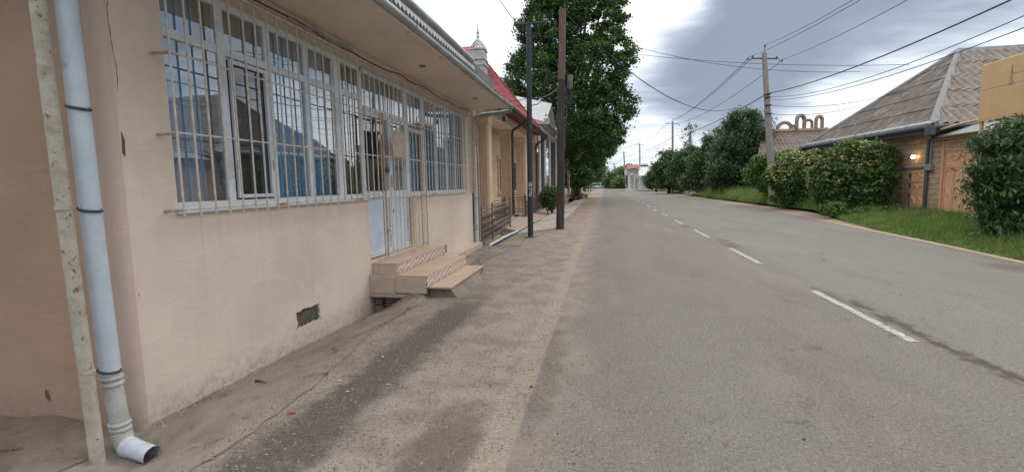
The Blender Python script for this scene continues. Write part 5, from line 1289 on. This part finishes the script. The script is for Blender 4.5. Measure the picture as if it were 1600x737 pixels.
def unit(n):
    v = rng.normal(size=(n, 3)); return v/np.linalg.norm(v, axis=1)[:, None]
def leaf_quads(P, size, up=.35, aspect=.6, droop=0.0, clump_tint=None, fold=0):
    n = len(P); d = unit(n); d[:, 2] -= droop; d /= np.linalg.norm(d, axis=1)[:, None]
    nn = unit(n); nn[:, 2] = np.abs(nn[:, 2])+up; s = np.cross(d, nn); s /= (np.linalg.norm(s, axis=1)[:, None]+1e-9)
    sz = size*(.6+.8*rng.random(n))[:, None]
    a = P-d*sz*.5; c = P+d*sz*.5; b = P+s*sz*aspect*.5; e = P-s*sz*aspect*.5
    return np.stack([a, b, c, e], 1)
def crown_points(lobes, nclump, per, cr, shell=.55, flat=.75):
    """lobes: (x,y,z,rx,ry,rz). clumps near the surface of each lobe, leaves round each clump"""
    vol = np.array([l[3]*l[5] for l in lobes]); vol = vol/vol.sum(); P = []; T = []; C = []
    for l, v in zip(lobes, vol):
        k = max(3, int(nclump*v)); u = unit(k); r = shell+(1.05-shell)*rng.random(k)**.6
        st_ = rng.random(k) < .13; r = r+st_*rng.uniform(.08, .34, k)
        c = np.array(l[:3])+u*r[:, None]*np.array(l[3:6])
        C.append(c)
    C = np.concatenate(C); k = len(C)
    n = per*k; idx = np.repeat(np.arange(k), per); cs = cr*(.55+.9*rng.random(k))
    off = rng.normal(size=(n, 3))*.48*cs[idx][:, None]; off[:, 2] *= flat
    tint = np.clip(rng.normal(.45, .33, k)[idx]+rng.normal(0, .15, n), 0, 1)
    return C[idx]+off, tint, C
def px_lobe(px, py, rpx, y, squash=1.0, depth=1.0):
    c = at(px, py, y=y); dep = float((Vector(c)-Vector((0, 0, EYE))).dot(Vector(fwd))); r = rpx*dep/F_PX
    return (c[0], c[1], c[2], r, r*depth, r*squash)
def limb(mb, a, b_, r0, r1, bend=.15, n=6, seed=0):
    r = random.Random(seed); a, b_ = Vector(a), Vector(b_); L = (b_-a).length; m_ = Vector((r.uniform(-1, 1), r.uniform(-1, 1), r.uniform(.0, .8)))*bend*L
    pts = [a.lerp(b_, i/n)+m_*math.sin(math.pi*i/n)*.5 for i in range(n+1)]; mb.tube(pts, [lerp(r0, r1, i/n) for i in range(n+1)], 6)
    return pts
def tree(name, label, base, lobes, nclump, per, cr, leaf, size, trunk_r=.3, th=None, cat='tree', group=None, bark='bark', stems=1, up=.35, aspect=.6, droop=.0, limbs=14, twigs=0, shell=.55):
    base = Vector(base); e = empty(name, base, label, cat, group)
    P, T_, C = crown_points(lobes, nclump, per, cr, shell)
    C = C-np.array(base); P = P-np.array(base)
    keep = P[:, 2] > .05; P = P[keep]; T_ = T_[keep]
    fastmesh('crown', leaf_quads(P, size, up, aspect, droop), 4, leaf, e, T_)
    cz = np.array([l[2] for l in lobes]).min()-base.z; cen = np.mean([l[:3] for l in lobes], axis=0)-np.array(base)
    th = th or max(.6, cz*.6)
    tw = MB(); fork = []
    for s_ in range(stems):
        f_ = Vector((cen[0]*.35+random.uniform(-.4, .4)*(stems > 1), cen[1]*.35+random.uniform(-.3, .3)*(stems > 1), th)); st0 = Vector((random.uniform(-.25, .25), random.uniform(-.2, .2), -.1))*(1 if stems > 1 else 0)+Vector((0, 0, -.1 if stems == 1 else 0))
        pts = limb(tw, st0, f_, trunk_r, trunk_r*.62, .06, 7, s_); fork.append(f_)
    tw.v = [tuple(Vector(v)+base) for v in tw.v]; to = tw.build('trunk', bark, e, smooth=True)
    lm = MB(); sel = rng.choice(len(C), min(limbs, len(C)), replace=False)
    for k, q in enumerate(sel):
        f_ = fork[k % len(fork)]; tgt = Vector(C[q]); mid = f_.lerp(tgt, .45)+Vector((0, 0, .1*(tgt-f_).length))
        limb(lm, f_-Vector((0, 0, .1*trunk_r)), mid, trunk_r*.45, trunk_r*.22, .12, 5, k); limb(lm, mid, tgt, trunk_r*.22, trunk_r*.06, .12, 4, k+50)
    lm.v = [tuple(Vector(v)+base) for v in lm.v]; lo = lm.build('limbs', bark, e, smooth=True)
    if twigs:
        tm = MB()
        for q in rng.choice(len(C), min(twigs, len(C)), replace=False):
            c = Vector(C[q]); 
            tm.tube([c, c+Vector((random.uniform(-.3, .3), random.uniform(-.3, .3), random.uniform(.1, .5)))*cr*1.6], [.018, .008], 3)
        tm.v = [tuple(Vector(v)+base) for v in tm.v]; tm.build('twigs', bark, e)['kind'] = 'stuff'
    return e
# plane trees
yT = 44
L1 = [px_lobe(*a, yT+b_) for a, b_ in (((862, 55, 50), 0), ((920, 30, 55), 1), ((828, 120, 38), 0), ((872, 120, 45), -2), ((925, 110, 50), -1), ((955, 90, 32), 1), ((950, 165, 38), 0), ((905, 185, 42), -2), ((860, 190, 30), 1), ((968, 140, 24), 0), ((835, 45, 26), 1), ((880, -30, 60), 0), ((930, -20, 42), 1), ((848, 0, 30), 0), ((985, 165, 10), 0), ((803, 168, 13), 0), ((818, 178, 18), 0), ((838, 168, 24), 0), ((812, 105, 15), 1), ((850, 90, 28), 0), ((835, 205, 16), 0), ((795, 150, 9), 0), ((938, 215, 30), -1), ((805, 140, 16), 1), ((960, 200, 20), 0), ((905, 235, 26), 0), ((962, 40, 16), 0))]
tree('plane_tree', 'huge dense plane tree behind the timber pole, its crown reaching the top edge', (at(901, 300, y=58)[0], 58, 0), L1, 1350, 78, .52, 'plane_leaf', .21, .55, 4.5, limbs=40, shell=.62, aspect=.75)
L2 = [px_lobe(*a, 60+b_) for a, b_ in (((915, 230, 28), 0), ((935, 232, 20), 0), ((898, 250, 24), -1), ((925, 252, 17), 2), ((885, 215, 28), 1), ((945, 225, 15), 0), ((900, 205, 25), 0), ((938, 205, 22), 0), ((952, 218, 9), 0), ((880, 262, 14), 0), ((893, 282, 9), -7), ((901, 276, 11), -7), ((912, 268, 9), -7), ((898, 262, 13), -6), ((902, 288, 7), -6), ((912, 284, 5), -6), ((886, 272, 9), -6))]
tree('plane_tree', 'plane tree with low hanging boughs over the shaded road edge, behind the huge one', (at(893, 295, y=62)[0], 62, 0), L2, 650, 55, .65, 'plane_leaf', .27, .30, 3.2, limbs=25, droop=.25, aspect=.75)
L3 = [px_lobe(*a, 85+b_) for a, b_ in (((915, 265, 14), 0), ((928, 262, 12), 0), ((905, 255, 18), 0), ((892, 270, 16), 0), ((935, 268, 8), 1), ((878, 275, 14), 0))]
tree('broadleaf_tree', 'darker tree farther along the left roadside, under the plane tree boughs', (at(898, 296, y=86)[0], 86, 0), L3, 380, 35, .9, 'dark_leaf', .42, .35, 2.5, limbs=18)
L3 = [px_lobe(*a, 130+b_) for a, b_ in (((925, 274, 8), 0), ((916, 276, 9), 0), ((905, 276, 12), 0), ((934, 278, 6), 1))]
tree('broadleaf_tree', 'small lighter tree just left of the white minibus', (at(912, 291, y=131)[0], 131, 0), L3, 200, 35, 1.0, 'bright_leaf', .5, .3, 2, limbs=12)
# green shrub on the left pavement
L4 = [px_lobe(*a, 27.0) for a in ((858, 303, 11), (864, 312, 10), (868, 300, 8), (855, 314, 9), (862, 321, 7), (851, 306, 6))]
tree('leafy_shrub', 'bushy green shrub on the pavement against the veranda fence', (at(860, 326, y=27)[0], 27, .05), L4, 210, 55, .20, 'dark_leaf', .085, .04, .35, 'shrub', stems=3, limbs=8)
# ---- trees on the right
def rt(label, lobes, y, leaf, ncl, per, cr, size, base_px, group='roadside trees on the right', **kw):
    return tree('roadside_tree', label, (at(base_px, 300, y=y)[0], y, .1), [px_lobe(*l, y+random.uniform(-1, 1)) for l in lobes], ncl, per, cr, leaf, size, group=group, **kw)
rt('tall grey green feathery tree just left of the flowering hedge', [(1160, 215, 27), (1185, 235, 22), (1140, 240, 26), (1178, 262, 24), (1155, 268, 26), (1142, 192, 9), (1188, 203, 16), (1150, 182, 9), (1172, 185, 12), (1195, 250, 16), (1130, 265, 18), (1165, 280, 15), (1140, 283, 13), (1188, 280, 13), (1118, 280, 13)], 52, 'blue_leaf', 1000, 52, .56, .25, 1160, twigs=120, aspect=.42, droop=.15)
rt('dark bushy tree with a twiggy top to the left of the feathery one', [(1112, 250, 22), (1095, 262, 20), (1125, 268, 18), (1112, 222, 12), (1105, 279, 18), (1132, 235, 14), (1125, 205, 6), (1120, 287, 11), (1095, 284, 12), (1075, 285, 10)], 62, 'dark_leaf', 700, 46, .56, .27, 1110, stems=3, bark='bark_pale')
rt('round dark green tree behind the plain concrete pole', [(1075, 255, 20), (1090, 272, 18), (1060, 268, 18), (1072, 280, 16), (1085, 240, 11), (1065, 288, 9), (1085, 288, 9), (1100, 290, 8)], 74, 'dark_leaf', 600, 44, .62, .30, 1078, stems=2)
rt('spreading green tree whose crown wraps the dark pole foot', [(1048, 255, 17), (1040, 270, 14), (1058, 276, 15), (1062, 248, 10), (1032, 262, 9), (1045, 243, 6), (1050, 287, 9), (1036, 284, 9), (1065, 286, 8)], 80, 'dark_leaf', 480, 42, .62, .32, 1045)
rt('last low green tree of the right row before the pale buildings', [(1022, 272, 10), (1030, 280, 11), (1015, 283, 8), (1024, 263, 5), (1040, 284, 9), (1020, 289, 6), (1033, 288, 7)], 100, 'dark_leaf', 300, 40, .6, .33, 1025)
tree('twiggy_sapling', 'sparse twiggy young tree with few leaves around the plain concrete pole top', (at(1076, 296, y=78)[0], 78, .1), [px_lobe(1075, 205, 8, 78), px_lobe(1070, 220, 7, 78), px_lobe(1082, 196, 7, 78), px_lobe(1076, 232, 8, 78)], 46, 12, .5, 'dark_leaf', .24, .07, 3, limbs=26, twigs=40)
# flowering hedge shrubs
def hedge(label, y, lobes, ncl, leafm, flowers, basepx, size=.15, cr=.26):
    ls = [px_lobe(*l, y+random.uniform(-.3, .3), 1, .8) for l in lobes]
    e = tree('flowering_shrub', label, (at(basepx, 330, y=y)[0], y, .05), ls, ncl, 62, cr, leafm, size, .07, .5, 'shrub', 'hedge shrubs before the hipped house', stems=4, limbs=16, shell=.7, aspect=.5)
    if flowers:
        base = np.array(e.location); Cf = []
        for l in ls[:flowers]:
            k = int(230*l[3]*l[5]); u = unit(k*2); u = u[(u[:, 2] > -.15) & (u[:, 1] < .55)][:k]; Cf.append(np.array(l[:3])+u*np.array(l[3:6])*(1.08+.22*rng.random((len(u), 1))))
        C = np.concatenate(Cf)-base; n = 9; idx = np.repeat(np.arange(len(C)), n)
        P = C[idx]+rng.normal(size=(len(idx), 3))*np.array([.055, .055, .02]); 
        fastmesh('flower_heads', leaf_quads(P, .095, 1.2, .9), 4, 'cream_flower', e, np.clip(rng.normal(.5, .25, len(P)), 0, 1))
    return e
hedge('dark leafy end of the hedge against the block wall, with cream flower heads', 24.2, [(1345, 258, 30), (1318, 262, 26), (1366, 250, 22), (1330, 240, 16), (1300, 280, 26), (1345, 300, 30), (1360, 285, 26), (1325, 315, 20), (1300, 312, 18), (1372, 268, 18), (1348, 318, 14)], 1100, 'hedge_leaf', 5, 1335)
hedge('middle hump of the hedge covered in cream flower heads', 30, [(1245, 268, 26), (1270, 262, 22), (1222, 278, 20), (1250, 295, 24), (1278, 298, 22), (1262, 315, 16), (1285, 278, 20), (1235, 305, 15)], 900, 'hedge_leaf', 5, 1255)
hedge('bright green left end of the hedge beneath the tall concrete pole', 35.5, [(1195, 262, 18), (1180, 272, 14), (1210, 258, 16), (1200, 282, 15), (1208, 294, 10), (1232, 250, 12)], 520, 'bright_leaf', 0, 1198, .17, .3)
# right edge tree with long leaves
yR = 13.6
LR = [px_lobe(*a, yR+b_) for a, b_ in (((1590, 225, 28), 0), ((1562, 243, 20), -.3), ((1600, 275, 42), .3), ((1566, 288, 24), -.2), ((1544, 262, 12), 0), ((1590, 330, 34), 0), ((1630, 230, 44), .5), ((1547, 305, 13), 0), ((1572, 352, 20), 0), ((1640, 320, 50), .4), ((1600, 205, 18), 0), ((1540, 232, 7), 0), ((1556, 330, 16), 0), ((1530, 222, 5), -.3), ((1526, 262, 5), -.2), ((1522, 292, 4), 0), ((1530, 318, 6), -.1), ((1548, 215, 6), .1), ((1570, 200, 8), 0))]
tree('mulberry_tree', 'dark long leaved bush overhanging the verge at the right edge', (at(1612, 385, y=yR)[0], yR, .1), LR, 430, 60, .27, 'dark_leaf', .135, .09, .8, stems=3, limbs=40, twigs=90, droop=.55, aspect=.40, up=.7, shell=.75)
# low leafy weeds under the hedge
for i, (px, py, y, r_) in enumerate(((1300, 325, 22.5, 12), (1215, 308, 31, 8), (1345, 331, 22.5, 10), (1385, 330, 22, 7))):
    tree('leafy_weed', ['low leafy weed at the foot of the hedge end', 'broad leaved weed below the tall pole', 'low weed at the block wall foot by the hedge', 'small weed left of the side door'][i], (at(px, py, y=y)[0], y, .05), [px_lobe(px, py, r_, y, .7), px_lobe(px+r_, py+1, r_*.7, y, .7)], 40, 40, .16, 'bright_leaf' if i % 2 == 0 else 'hedge_leaf', .12, .02, .15, 'weed', 'weeds under the hedge', limbs=4, stems=2)
# far treeline
ft = [(955, 278, 12, 185, 'dark_leaf'), (970, 270, 13, 195, 'bright_leaf'), (985, 268, 12, 190, 'dark_leaf'), (968, 284, 8, 178, 'hedge_leaf'), (975, 283, 8, 172, 'hedge_leaf'), (945, 283, 7, 210, 'dark_leaf'), (940, 278, 6, 230, 'dark_leaf'), (1008, 268, 9, 175, 'dark_leaf'), (992, 280, 8, 150, 'dark_leaf'), (1045, 262, 14, 160, 'dark_leaf'), (900, 272, 12, 200, 'dark_leaf'), (925, 276, 8, 240, 'bright_leaf')]
fl_ = ['rounded dark tree right of the far road end', 'tall light green tree rising over the far road end', 'dark tree left of the red roofed building', 'clipped round bush left of the leaning pole', 'second clipped bush beside the leaning pole', 'low dark tree behind the motorcycle', 'small dark tree over the end of the road', 'dark tree behind the red roofed building', 'tree seen through the white porch', 'far tree behind the right row', 'far dark tree behind the left trees', 'pale green tree above the white minibus']
for (px, py, r_, y, lf), lb in zip(ft, fl_):
    tree('distant_tree', lb, (at(px, 290, y=y)[0], y, -.2), [px_lobe(px, py, r_*.8, y), px_lobe(px-r_*.6, py+r_*.4, r_*.6, y), px_lobe(px+r_*.6, py+r_*.4, r_*.6, y), px_lobe(px, 287, r_*.7, y, .8)], 130, 26, 1.3, lf, .75, .3, 2, group='distant trees', limbs=5)
wd = []
for i in range(260):
    x = rng.uniform(-320, 420); y = rng.uniform(270, 330) + abs(x)*.1
    if -60 < x-8 < 40: y = rng.uniform(275, 300)
    wd.append((x, y, rng.uniform(1, 4), rng.uniform(5, 10), rng.uniform(4, 8), rng.uniform(3, 5.5)))
P, T_, C = crown_points(wd, 4200, 14, 2.0)
tag(fastmesh('woodland', leaf_quads(P, 1.7), 4, 'dark_leaf', None, T_), 'far low belt of trees along the horizon', 'trees', kind='stuff')
# houses and walls set back on both sides close the view between the trees
tag(MB().box(17.0, 17.3, 40, 75, -.3, 2.0).build('boundary_wall', 'galv_trim'), 'grey rendered wall behind the right trees', 'wall')
dg = empty('dark_gate', (14.5, 53, 0), 'dark sheet metal gate between pale wall piers under the right trees', 'gate')
ga = at(1135, 305, y=53.5); gb2 = at(1160, 305, y=53.2)
MB().box(ga[0], gb2[0]+.05, 53.2, 53.3, -.1, 2.1).build('leaf', 'greypaint', dg)
for px, w_ in ((1128, .5), (1163, .5)): a = at(px, 305, y=53.2); MB().box(a[0]-w_/2, a[0]+w_/2, 53.1, 53.5, -.2, 2.0).build('pier', 'galv_trim', dg)
pf = empty('picket_fence', (11, 70, 0), 'low white fence seen under the trees at the far right roadside', 'fence')
for i in range(26):
    y = 62+i*1.1; x = 11.2
    MB().box(x, x+.06, y, y+.12, -.1, 1.0).build('picket', 'white', pf)
for z in (.3, .8): MB().box(x+.06, x+.10, 61.5, 91, z, z+.08).build('rail', 'white', pf)
dkw = tag(MB().box(-9.5, -9.2, 53, 110, -.3, 3.2).build('boundary_wall', 'mortar'), 'brown wall in the shade behind the plane trees', 'wall')
for i, px in enumerate((915.5, 919.0, 923.0)):
    p = at(px, 298, y=112); tag(MB().tube([(p[0], 112, -.1), (p[0], 112, 1.6)], .09, 6).build('gate_post', 'bark'), ['left', 'middle', 'right'][i]+' one of the three short dark posts in the plane tree shade', 'post', 'short posts by the road end')
# heap of broken orange stones
hp = MB(); r = random.Random(4); hc = at(900, 302, y=58)
for i in range(70):
    a = r.uniform(0, 6.28); q = r.random()**.6*1.5; x, y, z = hc[0]+q*math.cos(a), 58+q*math.sin(a)*.8, max(0, .55*(1-q/1.6)+r.uniform(-.1, .1)); s_ = r.uniform(.08, .2)
    hp.prism([(x-s_, y-s_, z), (x+s_*.8, y-s_*r.uniform(.5, 1), z), (x+s_, y+s_, z+r.uniform(-.05, .05)), (x-s_*.7, y+s_*.9, z)], (r.uniform(-.05, .05), 0, s_*r.uniform(.7, 1.4)))
MT['orange_stone'] = M('orange_rubble', (.33, .20, .13), (.20, .13, .09), .95, 5, bmp=.4)
tag(hp.build('rubble_heap', 'orange_stone'), 'heap of broken orange brick rubble beside the rusty column', 'rubble', kind='stuff')

# ---- grass on the verge
def blades(n, ya, yb, wide, hmin, hmax, mat, name, label, pw=1.0, wd_=.012, x0f=None):
    nt_ = max(50, n//22); ty_ = ya+(yb-ya)*rng.random(nt_)**pw; tu_ = rng.random(nt_)**1.15; th_ = rng.gamma(3.0, .33, nt_); ti_ = rng.integers(0, nt_, n)
    y = ty_[ti_]+rng.normal(0, .07, n); x0 = np.array([redge(v)+sh(v) for v in y])-.05; u = np.clip(tu_[ti_]+rng.normal(0, .018, n), 0, 1)
    w0 = np.array([interp(v, *wide) for v in y]); x = x0+u*w0
    z = np.array([vz(a, b_) for a, b_ in zip(x, y)])
    patch = .55+.45*np.sin(x*2.3+np.sin(y*1.1)*2)*np.sin(y*1.7+x) 
    h = (hmin+(hmax-hmin)*rng.random(n))*(.6+.4*patch)*np.clip(.35+u*2.2, 0, 1)*np.clip(th_[ti_], .3, 1.9)
    ang = rng.random(n)*6.283; lean = rng.normal(0, .42, (n, 2))*h[:, None]+rng.normal(0, .25, (nt_, 2))[ti_]*h[:, None]
    w_ = wd_*(.6+.8*rng.random(n)); 
    a = np.stack([x-np.cos(ang)*w_, y-np.sin(ang)*w_, z], 1); b_ = np.stack([x+np.cos(ang)*w_, y+np.sin(ang)*w_, z], 1); c = np.stack([x+lean[:, 0], y+lean[:, 1], z+h], 1)
    t_ = np.clip(rng.normal(.42, .16, n)+.3*(patch-.5)+rng.normal(0, .22, nt_)[ti_], 0, 1)
    tag(fastmesh(name, np.stack([a, b_, c], 1), 3, mat, None, t_), label, 'grass', kind='stuff')
blades(150000, 5, 26, ([5, 12, 20, 26], [5, 5, 4.3, 3.5]), .07, .27, 'grass', 'verge_grass', 'short green grass on the near right verge', wd_=.010)
blades(90000, 24, 62, ([24, 62], [3.6, 5.5]), .35, .75, 'grass', 'verge_grass', 'taller green grass bank under the hedge', wd_=.018)
blades(16000, 27, 60, ([24, 62], [2.2, 3.0]), .55, .85, 'drygrass', 'seeding_grass', 'pale seeding grass heads on the bank', wd_=.010)
blades(9000, 8, 30, ([5, 12, 20, 30], [3, 3, 3, 2.6]), .18, .34, 'drygrass', 'seeding_grass', 'scattered seeding stalks on the near verge', wd_=.006)

# ---- loose gravel and litter on the dusty margin
def pebbles(n, fx, ya, yb, s0, s1, mat, name, label, zf=None, pw=1.6):
    y = ya+(yb-ya)*rng.random(n)**pw; x = fx(y, n); s_ = s0+(s1-s0)*rng.random(n)**3
    z = np.array([max(0, apron_z(a, b_)) if a < left_edge(b_) and b_ < 12.4 else 0 for a, b_ in zip(x, y)]) if zf else np.zeros(n)
    z = np.array([apron_z(a, b_) if (zf and a < left_edge(b_)) else 0 for a, b_ in zip(x, y)])
    rot = rng.random(n)*6.28; P0 = np.stack([x, y, z], 1); F = []
    k = [(-1, -.7), (.9, -.8), (1, .6), (-.6, .9)]
    base = [np.stack([x+s_*(a*np.cos(rot)-b_*np.sin(rot)), y+s_*(a*np.sin(rot)+b_*np.cos(rot)), z+.0005], 1) for a, b_ in k]
    jx = rng.normal(0, .25, n)*s_; top = np.stack([x+jx, y+jx*.5, z+s_*(.5+.6*rng.random(n))], 1)
    for i in range(4): F.append(np.stack([base[i], base[(i+1) % 4], top], 1))
    V = np.concatenate(F, 0)
    return tag(fastmesh(name, V, 3, mat), label, 'gravel', kind='stuff')
MT['peb'] = M('grey_pebbles', (.26, .235, .21), (.13, .115, .10), .95, 12, bmp=0); MT['peb2'] = M('pale_pebbles', (.40, .37, .33), (.26, .23, .20), .95, 12, bmp=0); MT['peb3'] = M('dark_grit', (.05, .044, .04), (.09, .08, .07), .95, 12, bmp=0)
lx = lambda y, n: -2.6+rng.random(n)*2.05
pebbles(9000, lx, 1.6, 16, .0025, .010, 'peb', 'gravel', 'grey grit scattered over the dusty margin', True)
pebbles(3500, lx, 1.6, 14, .002, .008, 'peb2', 'gravel', 'pale chips on the dusty margin', True)
pebbles(9000, lambda y, n: -2.6+rng.random(n)*2.5, 1.6, 14, .002, .008, 'peb3', 'gravel', 'dark grit on the margin and old edge line', True)
pebbles(2500, lambda y, n: -.5+rng.random(n)*3.2, 1.8, 9, .0015, .005, 'peb3', 'gravel', 'dark specks on the near lane', None)
n_ = 2600; yy3 = rng.uniform(2.9, 12.2, n_)
pebbles(700, lambda y, n: WX+.01+np.abs(rng.normal(0, .09, n)), 2.9, 12.2, .002, .012, 'peb2', 'rubble_fringe', 'crumbled plaster and grit along the wall foot', True, 1.0)
pebbles(900, lambda y, n: WX+.01+np.abs(rng.normal(0, .12, n)), 2.9, 12.2, .002, .009, 'peb3', 'rubble_fringe', 'dark grit along the wall foot', True, 1.0)
pebbles(2200, lambda y, n: np.array([left_edge(v)+jag(v) for v in y])+rng.normal(.04, .08, n), 1.8, 12.2, .002, .013, 'peb', 'rubble_fringe', 'broken concrete crumbs along the apron edge', True, 1.0)
def litter(nm, px, py, mat, lab, cat, sz, z=0.004, ang=0, hgt=.006):
    p = at(px, py, z=z); 
    if p[0] < left_edge(p[1]): 
        for _ in range(4): z = apron_z(p[0], p[1])+.003; p = at(px, py, z=z)
    a, b_ = sz; co = [rotz((-a, -b_, 0), ang), rotz((a, -b_*.8, 0), ang), rotz((a*.9, b_, 0), ang), rotz((-a*.8, b_*.9, 0), ang)]
    return tag(MB().prism([(p[0]+c[0], p[1]+c[1], p[2]) for c in co], (0, 0, hgt)).build(nm, mat, bevel=.001), lab, cat)
MT['brickred'] = M('brick_fragment', (.38, .12, .06), (.28, .09, .05), .9, 20); MT['leafg'] = M('fallen_leaf', (.04, .09, .03), rough=.6); MT['yel'] = M('yellow_scrap', (.55, .42, .12), rough=.7)
litter('brick_fragment', 457, 645, 'brickred', 'small red brick fragment on the cracked apron edge', 'brick chip', (.022, .010), ang=.3, hgt=.014)
litter('cigarette_end', 530, 594, 'white', 'white cigarette end nearest the cracked apron edge', 'litter', (.018, .004), ang=.4)
litter('cigarette_end', 543, 611, 'white', 'white cigarette end lying a little lower than its neighbour on the dark asphalt', 'litter', (.014, .004), ang=.2)
litter('cigarette_end', 606, 600, 'white', 'white cigarette end farthest from the wall in the dark asphalt band', 'litter', (.014, .004), ang=0)
litter('paper_scrap', 598, 557, 'white', 'thin pale scrap on the margin beyond the cigarette ends', 'litter', (.020, .005), ang=2.2)
litter('yellow_scrap', 832, 532, 'yel', 'tiny yellow scrap beside the old edge line', 'litter', (.016, .010), ang=.2)
litter('fallen_leaf', 1256, 685, 'leafg', 'dark green leaf lying on the near lane', 'leaf', (.014, .008), ang=.5)
litter('dark_stone', 830, 604, 'strap', 'small black stone on the old edge line', 'stone', (.010, .008), ang=.5, hgt=.012)
# sticks and mud at the pipe outlet
MT['stick'] = M('wet_twig', (.10, .055, .04), (.06, .035, .03), .8, 20)
p = Vector(LEFT((-2.84, 2.36, -.05))); 
tag(MB().tube([p+Vector((-.16, .0, -.065)), p+Vector((-.05, -.02, -.05)), p+Vector((.03, .02, -.01)), p+Vector((.07, .05, .03))], [.012, .013, .011, .004], 6).build('wet_stick', 'stick', smooth=True), 'dark broken stick jammed under the downpipe outlet', 'stick')
tag(MB().tube([p+Vector((-.02, -.05, -.09)), p+Vector((.08, -.03, -.08)), p+Vector((.14, .03, -.075)), p+Vector((.17, -.02, -.075))], [.006, .008, .006, .003], 5).build('wet_stick', 'stick', smooth=True), 'thin twig curling on the ground beside the downpipe outlet', 'stick')
pz = at(405, 597, z=-.1)
tag(MB().tube([(pz[0]-.05, pz[1]+.02, apron_z(pz[0]-.05, pz[1])+.01), (pz[0]+.0, pz[1], apron_z(pz[0], pz[1])+.012), (pz[0]+.12, pz[1]-.06, apron_z(pz[0]+.12, pz[1])+.01)], [.012, .008, .003], 5).build('dry_twig', 'stick', smooth=True), 'short dry twig at the foot of the peach wall left of the vent', 'twig')
